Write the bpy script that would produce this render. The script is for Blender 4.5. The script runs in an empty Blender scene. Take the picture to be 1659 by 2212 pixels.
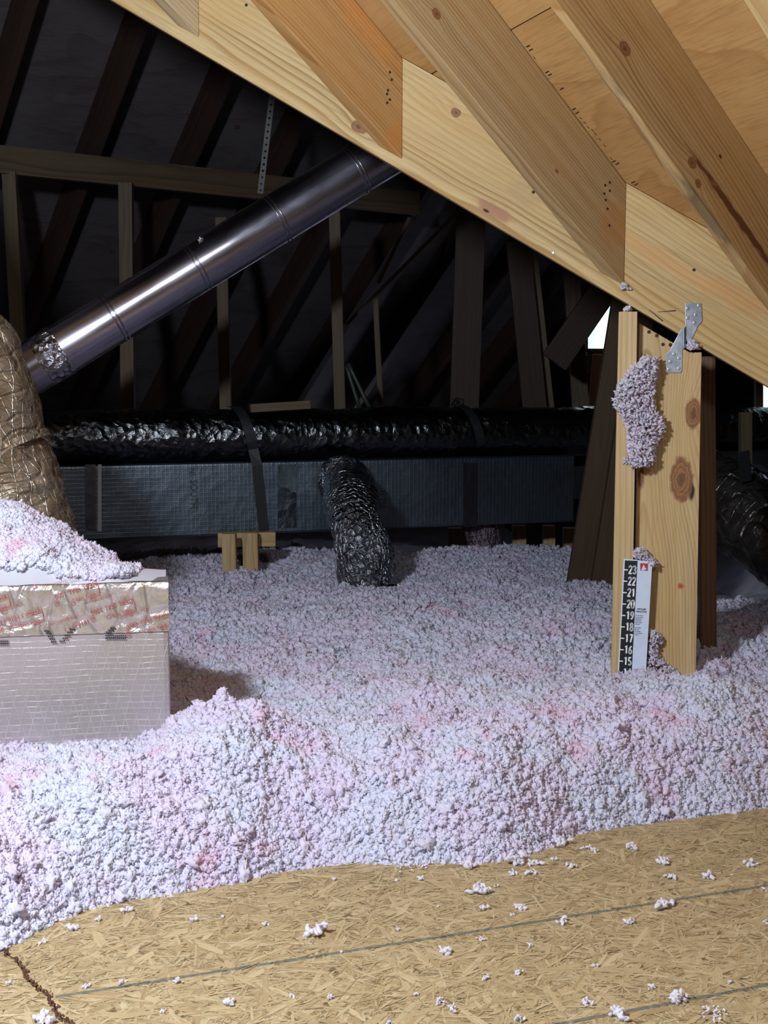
import bpy, bmesh, math, random
import numpy as np
from mathutils import Vector, Matrix

# ------------------------------------------------------------------ camera, light, exposure
C = bpy.context.scene.collection
SC = bpy.context.scene
FPX, W_, H_ = 2700.0, 1659.0, 2212.0
PITCH = math.radians(6.0)
CZ = 1.0
cam_d = bpy.data.cameras.new('camera'); cam = bpy.data.objects.new('camera', cam_d); C.objects.link(cam)
cam_d.sensor_fit = 'VERTICAL'; cam_d.sensor_height = 36.0; cam_d.lens = FPX / H_ * 36.0
cam_d.clip_start = 0.02; cam_d.clip_end = 100
cam.location = (0, 0, CZ); cam.rotation_euler = (math.pi/2 - PITCH, 0, 0)
cam_d.dof.use_dof = False
SC.camera = cam
vs = SC.view_settings
vs.view_transform = 'Standard'; vs.look = 'None'; vs.gamma = 1; vs.use_curve_mapping = False
vs.exposure = 0.2
SC.cycles.adaptive_threshold = 0.06; SC.cycles.max_bounces = 8; SC.cycles.glossy_bounces = 3; SC.cycles.diffuse_bounces = 5
SC.cycles.transmission_bounces = 5; SC.cycles.caustics_reflective = False

world = bpy.data.worlds.new('world'); SC.world = world; world.use_nodes = True
world.node_tree.nodes['Background'].inputs[0].default_value = (0.6, 0.75, 1.0, 1)
world.node_tree.nodes['Background'].inputs[1].default_value = 0.008

def area(name, loc, target, size, power, color, sx=None):
    d = bpy.data.lights.new(name, 'AREA'); d.size = size; d.energy = power; d.color = color
    if sx: d.shape = 'RECTANGLE'; d.size_y = sx
    o = bpy.data.objects.new(name, d); C.objects.link(o); o.location = loc
    o.rotation_euler = (Vector(target) - Vector(loc)).to_track_quat('-Z', 'Y').to_euler()
    return o
def point(name, loc, r, power, color):
    d = bpy.data.lights.new(name, 'POINT'); d.shadow_soft_size = r; d.energy = power; d.color = color
    o = bpy.data.objects.new(name, d); C.objects.link(o); o.location = loc; return o
KEY = point('attic_lamp_light', (-0.78, 0.85, 1.68), 0.08, 172, (0.82, 0.90, 1.0))
area('attic_lamp_light', (0.6, -1.2, 2.95), (0.5, 2.7, 4.2), 0.5, 26, (0.90, 0.95, 1.0))
area('soffit_daylight', (0.6, 6.9, 0.62), (-0.3, 4.6, 1.6), 2.6, 1.6, (0.7, 0.75, 1.0), 0.1)
area('window_daylight', (2.3, 5.6, 1.15), (1.2, 4.2, 0.3), 0.4, 0.8, (0.6, 0.75, 1.0))

# ------------------------------------------------------------------ projection helpers
cp, sp = math.cos(PITCH), math.sin(PITCH)
CAM = Vector((0, 0, CZ))
def ray(px, py):
    x = (px - W_/2) / FPX; y = (H_/2 - py) / FPX
    return Vector((x, cp + y*sp, -sp + y*cp))
def at(px, py, Y):
    r = ray(px, py); return CAM + r * (Y / r.y)
def on_z(px, py, z):
    r = ray(px, py); return CAM + r * ((z - CZ) / r.z)
def on_plane(px, py, P, n):
    r = ray(px, py); return CAM + r * ((P - CAM).dot(n) / r.dot(n))

rng = random.Random(7)
# ------------------------------------------------------------------ object helpers
WM = {}
def frame_from(o, x, up=Vector((0, 0, 1))):
    x = x.normalized(); y = up.cross(x)
    if y.length < 1e-5: y = Vector((0, 1, 0)).cross(x)
    y.normalize(); z = x.cross(y)
    M = Matrix((x, y, z)).transposed().to_4x4(); M.translation = o
    return M
def link(o, M, parent=None):
    C.objects.link(o); WM[o.name] = M
    if parent is not None:
        o.parent = parent; o.matrix_local = WM[parent.name].inverted() @ M
    else:
        o.matrix_world = M
    return o
def tag(o, label=None, cat=None, group=None, kind=None):
    if label: o['label'] = label
    if cat: o['category'] = cat
    if group: o['group'] = group
    if kind: o['kind'] = kind
    return o
def empty(name, loc, label, cat, group=None):
    o = bpy.data.objects.new(name, None); o.empty_display_size = 0.05
    link(o, Matrix.Translation(loc)); return tag(o, label, cat, group)
def mesh_obj(name, verts, faces, mat, M=None, parent=None, smooth=False, world=True, bevel=0):
    """verts are world points (world=True) or local to M."""
    if M is None:
        M = Matrix.Translation(sum((Vector(v) for v in verts), Vector())/len(verts)); 
    if world:
        Mi = M.inverted(); verts = [Mi @ Vector(v) for v in verts]
    me = bpy.data.meshes.new(name); me.from_pydata([tuple(v) for v in verts], [], faces); me.update()
    bm = bmesh.new(); bm.from_mesh(me); bmesh.ops.recalc_face_normals(bm, faces=bm.faces)
    if bevel: bmesh.ops.bevel(bm, geom=bm.edges[:], offset=bevel, segments=2, affect='EDGES', profile=0.6)
    bm.to_mesh(me); bm.free()
    if smooth:
        for p in me.polygons: p.use_smooth = True
    if mat: me.materials.append(mat)
    o = bpy.data.objects.new(name, me); return link(o, M, parent)
HEX = [(0,1,2,3),(7,6,5,4),(0,4,5,1),(1,5,6,2),(2,6,7,3),(3,7,4,0)]
def hexa(name, v8, mat, xdir, parent=None, bevel=0.0015, origin=None):
    o = origin or sum((Vector(v) for v in v8), Vector())/8
    return mesh_obj(name, v8, HEX, mat, frame_from(o, xdir), parent, bevel=bevel)
def prism(name, poly, ext, mat, xdir, parent=None, bevel=0.0015, origin=None):
    """poly: world points of one face; ext: extrusion vector."""
    n = len(poly); v = [Vector(p) for p in poly] + [Vector(p)+ext for p in poly]
    f = [tuple(range(n)), tuple(range(2*n-1, n-1, -1))] + [(i, (i+1) % n, n+(i+1) % n, n+i) for i in range(n)]
    o = origin or sum(v, Vector())/len(v)
    return mesh_obj(name, v, f, mat, frame_from(o, xdir), parent, bevel=bevel)
def board(name, a, b, w, t, mat, wide=Vector((0, 0, 1)), parent=None, bevel=0.002):
    """stick from a to b, width w along 'wide' (made perpendicular), thickness t"""
    d = (b-a).normalized(); u = (wide - d*wide.dot(d)).normalized(); s = d.cross(u).normalized()
    v = []
    for p in (a, b):
        for i, j in ((-1,-1),(1,-1),(1,1),(-1,1)): v.append(p + u*(w/2*i) + s*(t/2*j))
    M = Matrix((d, s, u)).transposed().to_4x4()
    if M.determinant() < 0: M = Matrix((d, -s, u)).transposed().to_4x4()
    M.translation = (a+b)/2
    return mesh_obj(name, v, HEX, mat, M, parent, bevel=bevel)
def pxboard(name, p0, p1, Y0, Y1, wpx, t, mat, label, cat, yaw=0.0, group=None):
    """board whose photographed face is wpx wide at its upper end"""
    a, b = at(*p0, Y0), at(*p1, Y1); w = wpx/FPX*(Y0+Y1)/2
    d = (b-a).normalized(); n = Vector((math.sin(yaw), -math.cos(yaw), 0)); u = d.cross(n)
    o = board(name, a, b, w, t, mat, wide=u)
    return tag(o, label, cat, group)

def noise3(p, seed=0):
    """value noise on (N,3) array -> [-1,1]"""
    pi = np.floor(p).astype(np.int64); f = p - pi; f = f*f*(3-2*f)
    def h(ix, iy, iz):
        n = (ix*374761393 + iy*668265263 + iz*2147483647 + seed*974634777) & 0xffffffff
        n = ((n ^ (n >> 13)) * 1274126177) & 0xffffffff
        n = (n ^ (n >> 16)) & 0xffff
        return n/32767.5 - 1
    r = 0
    for dx in (0,1):
        for dy in (0,1):
            for dz in (0,1):
                w = (f[:,0] if dx else 1-f[:,0])*(f[:,1] if dy else 1-f[:,1])*(f[:,2] if dz else 1-f[:,2])
                r = r + w*h(pi[:,0]+dx, pi[:,1]+dy, pi[:,2]+dz)
    return r
def fbm(p, scale, octv=4, seed=0, gain=0.5):
    a, s, r = 1.0, scale, 0
    for i in range(octv):
        r = r + a*noise3(p*s, seed+i); a *= gain; s *= 2.03
    return r

# ------------------------------------------------------------------ node helpers
class NT:
    def __init__(s, name):
        s.m = bpy.data.materials.new(name); s.m.use_nodes = True; s.t = s.m.node_tree
        s.t.nodes.clear()
        s.out = s.t.nodes.new('ShaderNodeOutputMaterial'); s.b = s.t.nodes.new('ShaderNodeBsdfPrincipled')
        s.t.links.new(s.b.outputs[0], s.out.inputs[0])
        s.tc = s.t.nodes.new('ShaderNodeTexCoord')
        s.obj = s.tc.outputs['Object']
    def set(s, sock, v):
        if hasattr(v, 'is_output'): s.t.links.new(v, sock)
        else: sock.default_value = v
    def math(s, op, a, b=0.0, c=0.0, clamp=False):
        n = s.t.nodes.new('ShaderNodeMath'); n.operation = op; n.use_clamp = clamp
        s.set(n.inputs[0], a); s.set(n.inputs[1], b); s.set(n.inputs[2], c); return n.outputs[0]
    def vmath(s, op, a, b=(0,0,0)):
        n = s.t.nodes.new('ShaderNodeVectorMath'); n.operation = op
        s.set(n.inputs[0], a); s.set(n.inputs[1], b)
        return n.outputs['Value'] if op in ('LENGTH','DOT_PRODUCT','DISTANCE') else n.outputs[0]
    def sep(s, v):
        n = s.t.nodes.new('ShaderNodeSeparateXYZ'); s.set(n.inputs[0], v); return n.outputs
    def comb(s, x, y, z):
        n = s.t.nodes.new('ShaderNodeCombineXYZ')
        for i, v in enumerate((x, y, z)): s.set(n.inputs[i], v)
        return n.outputs[0]
    def mapping(s, v, loc=(0,0,0), rot=(0,0,0), scale=(1,1,1)):
        n = s.t.nodes.new('ShaderNodeMapping'); s.set(n.inputs[0], v)
        n.inputs[1].default_value = loc; n.inputs[2].default_value = rot; n.inputs[3].default_value = scale
        return n.outputs[0]
    def noise(s, v, scale=5, detail=3, rough=0.5, dist=0.0, color=False):
        n = s.t.nodes.new('ShaderNodeTexNoise'); s.set(n.inputs['Vector'], v)
        n.inputs['Scale'].default_value = scale; n.inputs['Detail'].default_value = detail
        n.inputs['Roughness'].default_value = rough; n.inputs['Distortion'].default_value = dist
        return n.outputs['Color' if color else 'Fac']
    def voronoi(s, v, scale=5, feature='F1', out='Distance', rand=1.0):
        n = s.t.nodes.new('ShaderNodeTexVoronoi'); n.feature = feature; s.set(n.inputs['Vector'], v)
        n.inputs['Scale'].default_value = scale; n.inputs['Randomness'].default_value = rand
        return n.outputs[out]
    def ramp(s, f, stops, interp='LINEAR'):
        n = s.t.nodes.new('ShaderNodeValToRGB'); s.set(n.inputs[0], f); cr = n.color_ramp; cr.interpolation = interp
        while len(cr.elements) < len(stops): cr.elements.new(0.5)
        for e, (p, c) in zip(cr.elements, stops):
            e.position = p; e.color = (c, c, c, 1) if isinstance(c, (int, float)) else (*c, 1)
        return n.outputs[0]
    def mix(s, f, a, b, mode='MIX'):
        n = s.t.nodes.new('ShaderNodeMix'); n.data_type = 'RGBA'; n.blend_type = mode
        s.set(n.inputs['Factor'], f)
        for k, v in ((6, a), (7, b)):
            if isinstance(v, tuple) and len(v) == 3: v = (*v, 1)
            s.set(n.inputs[k], v)
        return n.outputs[2]
    def smooth(s, v, lo, hi, a=0.0, b=1.0):
        n = s.t.nodes.new('ShaderNodeMapRange'); n.interpolation_type = 'SMOOTHSTEP'; s.set(n.inputs[0], v)
        n.inputs[1].default_value = lo; n.inputs[2].default_value = hi; n.inputs[3].default_value = a; n.inputs[4].default_value = b
        return n.outputs[0]
    def bump(s, h, strength=0.3, dist=0.01, normal=None):
        n = s.t.nodes.new('ShaderNodeBump'); n.inputs['Strength'].default_value = strength
        n.inputs['Distance'].default_value = dist; s.set(n.inputs['Height'], h)
        if normal is not None: s.set(n.inputs['Normal'], normal)
        return n.outputs[0]
    def fin(s, color=None, rough=None, metal=None, normal=None, **kw):
        for k, v in (('Base Color', color), ('Roughness', rough), ('Metallic', metal), ('Normal', normal)):
            if v is not None:
                if isinstance(v, tuple) and len(v) == 3: v = (*v, 1)
                s.set(s.b.inputs[k], v)
        for k, v in kw.items(): s.set(s.b.inputs[k.replace('_', ' ')], v)
        return s.m

def lin(c):
    return tuple(((x/255)/12.92 if x/255 <= 0.04045 else ((x/255+0.055)/1.055)**2.4) for x in c)

def wood(name, light=(222,190,128), dark=(172,126,66), pith=(0.03,0.12), freq=95, tilt=0.0, knots=(), seed=0.0,
         warp=0.012, rough=0.62, stains=(), blue=0.0):
    """growth rings along local X; knots: (x,y,z, rx,ry,rz, kind)"""
    n = NT(name); o = n.obj
    w = n.noise(n.mapping(o, loc=(seed*3.1, seed, 0), scale=(1.1, 3.0, 3.0)), scale=1.6, detail=2, color=True)
    ws = n.sep(n.vmath('SUBTRACT', w, (0.5,0.5,0.5)))
    x, y, z = n.sep(o)[0:3]
    yy = n.math('ADD', n.math('ADD', y, -pith[0]), n.math('MULTIPLY', ws[0], warp*2))
    zz = n.math('ADD', n.math('ADD', z, -pith[1]), n.math('ADD', n.math('MULTIPLY', ws[1], warp*3), n.math('MULTIPLY', x, tilt)))
    r = n.math('SQRT', n.math('ADD', n.math('MULTIPLY', yy, yy), n.math('MULTIPLY', zz, zz)))
    fine = n.noise(n.mapping(o, scale=(4, 40, 40)), scale=2.0, detail=2)
    r = n.math('ADD', r, n.math('MULTIPLY', fine, 0.0012))
    kmask = kcore = None
    for k in knots:
        kx, ky, kz, rx, ry, rz = k[:6]
        d = n.vmath('LENGTH', n.vmath('DIVIDE', n.vmath('SUBTRACT', o, (kx, ky, kz)), (rx, ry, rz)))
        d = n.math('ADD', d, n.math('MULTIPLY', n.math('SUBTRACT', n.noise(o, scale=90, detail=2), 0.5), 0.5))
        far = n.vmath('LENGTH', n.vmath('DIVIDE', n.vmath('SUBTRACT', o, (kx, ky, kz)), (rx*2.6, ry*2, rz*1.6)))
        e = n.math('MULTIPLY', n.math('EXPONENT', n.math('MULTIPLY', n.math('MULTIPLY', far, far), -1.0)), rz*0.9)
        r = n.math('ADD', r, e)
        m = n.smooth(d, 0.85, 1.1, 1.0, 0.0)
        kmask = m if kmask is None else n.math('MAXIMUM', kmask, m)
        dd = n.smooth(d, 0.0, 1.0); kcore = dd if kcore is None else n.math('MINIMUM', kcore, dd)
    rr = n.math('MULTIPLY', r, freq)
    fr = n.math('FRACT', rr)
    band = n.ramp(fr, [(0.0, 0.15), (0.45, 0.25), (0.78, 0.85), (0.9, 1.0), (0.97, 0.3), (1.0, 0.15)])
    vary = n.noise(n.comb(rr, 0.0, seed), scale=0.35, detail=1)
    band = n.math('MULTIPLY', band, n.smooth(vary, 0.3, 0.7, 0.45, 1.15), clamp=True)
    fib = n.noise(n.mapping(o, scale=(6, 260, 260)), scale=1.5, detail=2, rough=0.6)
    big = n.noise(n.mapping(o, loc=(seed, 0, 0), scale=(1, 4, 4)), scale=2.5, detail=2)
    L, D = [tuple(a*b for a, b in zip(lin(c), (0.80, 0.82, 0.92))) for c in (light, dark)]
    col = n.mix(band, L, D)
    col = n.mix(n.smooth(fib, 0.3, 0.75, 0.0, 0.45), col, tuple(c*0.72 for c in D), 'MIX')
    col = n.mix(n.smooth(big, 0.35, 0.75, 0.0, 0.5), col, tuple(a*b for a, b in zip(L, (0.85, 0.7, 0.5))))
    for (sx, sy, sz, rx, ry, rz, sc, am) in stains:
        d = n.vmath('LENGTH', n.vmath('DIVIDE', n.vmath('SUBTRACT', o, (sx, sy, sz)), (rx, ry, rz)))
        d = n.math('ADD', d, n.math('MULTIPLY', n.math('SUBTRACT', n.noise(n.mapping(o, scale=(1, 4, 4)), scale=30, detail=3), 0.5), 1.2))
        col = n.mix(n.smooth(d, 0.5, 1.15, am, 0.0), col, lin(sc))
    if kmask is not None:
        kc = n.ramp(n.math('FRACT', n.math('MULTIPLY', n.math('ADD', kcore, n.math('MULTIPLY', n.noise(o, scale=60, detail=3), 0.25)), 3.0)), [(0, lin((118,76,48))), (0.6, lin((150,102,64))), (1, lin((96,60,38)))])
        kc = n.mix(n.smooth(kcore, 0.0, 0.35, 0.7, 0.0), kc, lin((48,28,20)))
        col = n.mix(n.math('MULTIPLY', kmask, 0.92), col, kc)
    h = n.math('ADD', n.math('MULTIPLY', band, 0.6), n.math('MULTIPLY', fib, 0.6))
    return n.fin(col, rough, 0.0, n.bump(h, 0.25, 0.0012), Specular_IOR_Level=0.3)

def foil(name, color=(0.62,0.64,0.66), rough=0.25, crink=60, strength=0.6, dist=0.006, lines=0.0, stretch=(1,1,1), dirt=0.2, cell=True):
    n = NT(name); o = n.mapping(n.obj, scale=stretch)
    w = n.vmath('ADD', o, n.vmath('SCALE', n.noise(o, scale=crink*0.5, detail=2, color=True)))
    v = n.voronoi(o, scale=crink, feature='F1') if cell else n.noise(o, scale=crink, detail=4)
    h = n.math('ADD', n.math('MULTIPLY', v, 1.0), n.math('MULTIPLY', n.noise(o, scale=crink*0.45, detail=5, rough=0.65, dist=1.2), 1.4))
    col = n.mix(n.smooth(n.noise(n.obj, scale=7, detail=3), 0.4, 0.75, 0.0, dirt), color, tuple(c*0.35 for c in color))
    if lines:
        X, Y, Z = n.sep(n.obj)[0:3]
        l1 = n.math('ABSOLUTE', n.math('SUBTRACT', n.math('FRACT', n.math('MULTIPLY', X, lines)), 0.5))
        l2 = n.math('ABSOLUTE', n.math('SUBTRACT', n.math('FRACT', n.math('MULTIPLY', Z, lines)), 0.5))
        lm = n.smooth(n.math('MINIMUM', l1, l2), 0.0, 0.12, 1.0, 0.0)
        h = n.math('ADD', h, n.math('MULTIPLY', lm, 0.35))
    return n.fin(col, rough, 1.0, n.bump(h, strength, dist))

def plain(name, color, rough=0.6, metal=0.0, **kw):
    n = NT(name)
    v = n.noise(n.obj, scale=40, detail=3)
    c = n.mix(n.smooth(v, 0.35, 0.7, 0.0, 0.25), tuple(color), tuple(x*0.75 for x in color))
    return n.fin(c, rough, metal, n.bump(v, 0.1, 0.001), **kw)

def fluff_mat(name, c1, c2, deep, scale=5.0, lo=0.5, hi=0.72, sss=0.0):
    n = NT(name)
    g = n.t.nodes.new('ShaderNodeNewGeometry'); P = g.outputs['Position']
    inf = n.t.nodes.new('ShaderNodeObjectInfo')
    a = n.noise(P, scale=scale, detail=3, rough=0.6)
    b = n.noise(n.vmath('ADD', P, (7, 3, 1)), scale=scale*1.6, detail=3, rough=0.65)
    col = n.mix(n.smooth(a, 0.38, 0.62), c1, c2)
    col = n.mix(n.smooth(b, lo, hi, 0.0, 0.85), col, deep)
    col = n.mix(n.math('MULTIPLY', inf.outputs['Random'], 0.25), col, (0.93, 0.92, 0.97))
    tr = n.t.nodes.new('ShaderNodeBsdfTranslucent'); n.set(tr.inputs[0], col)
    df = n.t.nodes.new('ShaderNodeBsdfDiffuse'); n.set(df.inputs[0], col)
    ms = n.t.nodes.new('ShaderNodeMixShader'); ms.inputs[0].default_value = 0.5
    n.t.links.new(df.outputs[0], ms.inputs[1]); n.t.links.new(tr.outputs[0], ms.inputs[2])
    n.t.nodes.remove(n.b); n.t.links.new(ms.outputs[0], n.out.inputs[0])
    return n.m

# ------------------------------------------------------------------ main directions of the roof framing
Bd = Vector((0.988, -0.151, -0.604)).normalized()       # valley rafter, running down to the right
Bh = Vector((0.988, -0.151, 0)).normalized()
Bn = Vector((-0.151, -0.988, 0)).normalized()           # its face towards the camera
PB = at(1350, 660, 2.80)
def beam_pt(px, py, off=0.0): return on_plane(px, py, PB + Bn*off, Bn)
Jd = Vector((-1.36, -1.0, 1.33)); JLEN = Vector((Jd.x, Jd.y, 0)).length
Jd /= JLEN                                               # per metre of plan run, rising towards the camera
Jh = Vector((Jd.x, Jd.y, 0))
Jl = Vector((-Jh.y, Jh.x, 0)); Jl = -Jl if Jl.y < 0 else Jl   # horizontal across the jacks (left/away)

# ------------------------------------------------------------------ materials
M_beam = wood('valley_rafter_pine', (222,192,132), (182,140,80), pith=(0.0,0.30), freq=78, tilt=0.02, seed=1.3, warp=0.02,
              knots=())
# ------------------------------------------------------------------ setting: floor, roof, far walls
def plane_obj(name, pts, thick, mat, xdir, kind='structure', bevel=0):
    n = (pts[1]-pts[0]).cross(pts[2]-pts[0]).normalized()
    o = prism(name, pts, n*thick, mat, xdir, bevel=bevel); o['kind'] = kind; return o

M_gyp = plain('ceiling_board_paper', (0.30, 0.27, 0.25), 0.9)
plane_obj('floor', [Vector((-4.4,-3,0)), Vector((-4.4,9.5,0)), Vector((4.5,9.5,0)), Vector((4.5,-3,0))], 0.015, M_gyp, Vector((1,0,0)))

def plywood(name, a=(182,142,90), b=(148,102,58), scale=1.0, spot=(198,158,106), sp_am=0.5):
    n = NT(name)
    o = n.mapping(n.obj, scale=(2.2*scale, 1, 9*scale))
    o2 = n.vmath('ADD', o, n.vmath('MULTIPLY', n.noise(o, scale=1.5, detail=3, color=True), (0.8, 0.0, 1.3)))
    z = n.sep(o2)[2]
    nz = n.noise(o2, scale=1.2, detail=1)
    fr = n.math('FRACT', n.math('MULTIPLY', n.math('ADD', z, n.math('MULTIPLY', nz, 3.0)), 0.85))
    band = n.ramp(fr, [(0, 0.1), (0.5, 0.2), (0.82, 0.65), (0.92, 1.0), (1.0, 0.1)])
    fib = n.noise(n.mapping(n.obj, scale=(8, 1, 160)), scale=2, detail=3)
    blotch = n.noise(n.obj, scale=4, detail=3)
    col = n.mix(n.math('MULTIPLY', band, 0.55), lin(a), lin(b))
    col = n.mix(n.smooth(fib, 0.4, 0.75, 0, 0.35), col, tuple(c*0.7 for c in lin(b)))
    col = n.mix(n.smooth(blotch, 0.45, 0.75, 0, sp_am), col, lin(spot))
    kn = n.voronoi(n.mapping(n.obj, scale=(2.0, 1, 2.6)), scale=1.9)
    kn = n.math('ADD', kn, n.math('MULTIPLY', n.noise(n.obj, scale=60, detail=2), 0.06))
    col = n.mix(n.smooth(kn, 0.05, 0.085, 0.8, 0.0), col, lin((78,44,24)))
    return n.fin(col, 0.6, 0, n.bump(n.math('ADD', fib, band), 0.2, 0.002), Specular_IOR_Level=0.25)
M_ply = plywood('plywood_sheathing')
M_plyd = plywood('plywood_sheathing_shade_tone', (82,76,78), (60,53,52), spot=(92,88,92), sp_am=0.4)  # same plywood, with the gloom of the far roof put into its colour

# near roof plane: its underside passes through the beam's upper edge and runs along the jacks
TOPA = beam_pt(870, 125); TOPB = beam_pt(1353, 395)
s_top = TOPB - TOPA
def roof_pt(along, run, lift=0.0):        # along the valley (m from TOPA, horizontal), up the jacks by plan run
    return TOPA + s_top.normalized()*along + Jd*run + Vector((0,0,lift))
# seam lies along the eave direction: place it through the photographed joint
nroof = s_top.cross(Jd).normalized()
if nroof.z < 0: nroof = -nroof
sA = on_plane(1110, 62, TOPA, nroof); sB = on_plane(1200, 12, TOPA, nroof)
seam_d = (sB - sA).normalized()
# express as in-plane axes: e1 = seam direction, e2 = up the jacks
e2 = Jd.normalized()
def sheet(name, p, q, t0, t1, s0, s1):
    pts = [sA + seam_d*s0 + e2*t0, sA + seam_d*s1 + e2*t0, sA + seam_d*s1 + e2*t1, sA + seam_d*s0 + e2*t1]
    o = prism(name, [x + nroof*0.0005 for x in pts], nroof*0.015, M_ply, seam_d); o['kind'] = 'structure'; return o
# lower sheet is clipped by the valley (triangle-like): polygon in plane coordinates
def plane_uv(P):
    d = P - sA; A = seam_d; B = e2
    aa, ab, bb = A.dot(A), A.dot(B), B.dot(B); da, db = d.dot(A), d.dot(B)
    det = aa*bb-ab*ab; return ((da*bb-db*ab)/det, (db*aa-da*ab)/det)
def puv(u, v): return sA + seam_d*u + e2*v
vA = TOPA - s_top.normalized()*4.0; vB = TOPA + s_top.normalized()*4.0
nb_off = Bn*0.002
uA, wA = plane_uv(vA); uB, wB = plane_uv(vB)
def on_valley(u=None, v=None):
    if v is not None:
        t = (v-wA)/(wB-wA); return (uA+(uB-uA)*t, v)
    t = (u-uA)/(uB-uA); return (u, wA+(wB-wA)*t)
g = 0.0015
c0 = on_valley(v=-g)
low = [c0, on_valley(u=3.2), (3.2, -g)]
o = prism('ceiling', [puv(*p)+nroof*0.0005+Bn*0.001 for p in low], nroof*0.015, M_ply, seam_d, bevel=0); o['kind']='structure'
c1 = on_valley(v=g); c2 = on_valley(v=1.22)
hi = [c1, (3.2, g), (3.2, 1.22), c2]
o = prism('ceiling', [puv(*p)+nroof*0.0005+Bn*0.001 for p in hi], nroof*0.015, M_ply, seam_d, bevel=0); o['kind']='structure'
c3 = on_valley(v=1.223)
hi2 = [c3, (3.2, 1.223), (3.2, 6.0), (min(c3[0], c3[0])-2.0, 6.0)]
o = prism('ceiling', [puv(*p)+nroof*0.0005 for p in hi2], nroof*0.015, M_ply, seam_d, bevel=0); o['kind']='structure'

# pencilled layout marks on the sheathing beside the second jack
M_ink = plain('dark_lumber_ink', (0.015, 0.012, 0.012), 0.7)

# far roof plane: falls away to a far eave
Ce = Vector((0.806, 0.592, 0)).normalized()               # along the eave
Cu = Vector((0.592, -0.806, 0)).normalized()              # up the slope, towards the camera
SLP = 0.87; Y0 = 8.2
CO = Vector((0, Y0, 0.28))
def croof(s, r, lift=0.0): return CO + Ce*s + Cu*r + Vector((0,0,SLP*r+lift))
ncr = Vector((-Cu.x*SLP, -Cu.y*SLP, 1)).normalized()
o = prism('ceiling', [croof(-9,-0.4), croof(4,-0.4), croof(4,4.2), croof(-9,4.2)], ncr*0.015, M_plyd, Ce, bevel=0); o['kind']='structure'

# closing roof plane above the valley on its far side
vn = Vector((-0.592, 0.806, 0)).normalized()
p0 = TOPA - s_top.normalized()*3.5; p1 = TOPA + s_top.normalized()*3.0
up = Vector((vn.x, vn.y, 0.80))
offB = -Bn*0.045 + Vector((0,0,0.02))
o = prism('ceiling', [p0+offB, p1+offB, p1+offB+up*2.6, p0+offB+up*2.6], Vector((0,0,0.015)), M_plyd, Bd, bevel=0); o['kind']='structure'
# walls
M_wall = plywood('wall_sheathing', (140,110,85), (110,80,55))
for nm, a, b in (('wall_left', (-4.4,-3), (-4.4,9)), ('wall_back', (-4.4,-3), (4.5,-3)), ('wall_right', (4.5,-3), (4.5,9.2))):
    a = Vector((*a,0)); b = Vector((*b,0)); n_ = (b-a).normalized().cross(Vector((0,0,1)))*0.015
    o = prism(nm, [a, b, b+Vector((0,0,4.2)), a+Vector((0,0,4.2))], n_, M_wall, b-a, bevel=0); o['kind']='structure'

# ------------------------------------------------------------------ valley rafter
lowA = beam_pt(240, 0); lowB = beam_pt(1659, 835)
ld = (lowB-lowA).normalized()
def along(P, d, X): return P + d*((X-P.x)/d.x)
td = s_top.normalized()
XA, XB = -2.4, 1.75
poly = [along(lowA, ld, XA), along(lowA, ld, XB), along(TOPA, td, XB), along(TOPA, td, XA)]
bc = beam_pt(1000, 330)
BM = frame_from(bc - Bn*0.019, ld)
def loc_in(M, P): v = M.inverted() @ P; return (v.x, v.y, v.z)
def kn(M, px, py, rx, rz, P=None, n=None, off=0.0):
    p = loc_in(M, on_plane(px, py, P, n)); return (p[0], p[1], p[2], rx, 0.03, rz)
kb = [kn(BM, 775, 275, .020, .013, PB, Bn), kn(BM, 985, 243, .013, .010, PB, Bn)]
st = []
for (px, py, rx, rz, c, a) in ((1065,455,.055,.016,(160,112,84),0.9), (1050,455,.008,.004,(50,24,16),1.0), (1135,420,.05,.03,(170,140,100),0.5),
                               (1590,640,.10,.03,(188,138,84),0.55), (1430,560,.25,.02,(200,150,95),0.5)):
    p = loc_in(BM, on_plane(px, py, PB, Bn)); st.append((p[0], p[1], p[2], rx, 0.05, rz, c, a))
M_beam = wood('valley_rafter_pine', (224,196,136), (176,134,72), pith=(0.05, -0.11), freq=95, tilt=0.035, seed=1.3, warp=0.022, knots=kb, stains=st)
v = [Vector(p) for p in poly] + [Vector(p) - Bn*0.038 for p in poly]
beam = mesh_obj('valley_rafter', v, [(0,1,2,3),(7,6,5,4),(0,4,5,1),(1,5,6,2),(2,6,7,3),(3,7,4,0)], M_beam, BM, bevel=0.002)
tag(beam, 'long sloping pine valley rafter crossing the whole attic above the post', 'rafter')
M_nail = plain('galvanised_nail_steel', (0.62,0.62,0.62), 0.35, 1.0)
M_hole = plain('dark_nail_hole', (0.03,0.02,0.015), 0.8)
def disc(name, P, n, r, h, mat, parent, seg=12):
    n = n.normalized(); u = n.orthogonal().normalized(); w = n.cross(u)
    v = [P + (u*math.cos(a)+w*math.sin(a))*r for a in [2*math.pi*i/seg for i in range(seg)]]
    v2 = [p + n*h*0.7 for p in v]; v3 = [P + (p-P)*0.75 + n*h for p in v]
    f = [tuple(range(seg))[::-1]]
    for i in range(seg):
        j = (i+1) % seg; f += [(i, j, seg+j, seg+i), (seg+i, seg+j, 2*seg+j, 2*seg+i)]
    f.append(tuple(range(2*seg, 3*seg)))
    return mesh_obj(name, v+v2+v3, f, mat, Matrix.Translation(P), parent)
for px, py, m in ((1195,546,M_nail),(532,11,M_hole),(1152,415,M_hole),(1499,583,M_hole)):
    disc('nail', beam_pt(px,py), Bn, 0.0035, 0.0012, m, beam)
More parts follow.
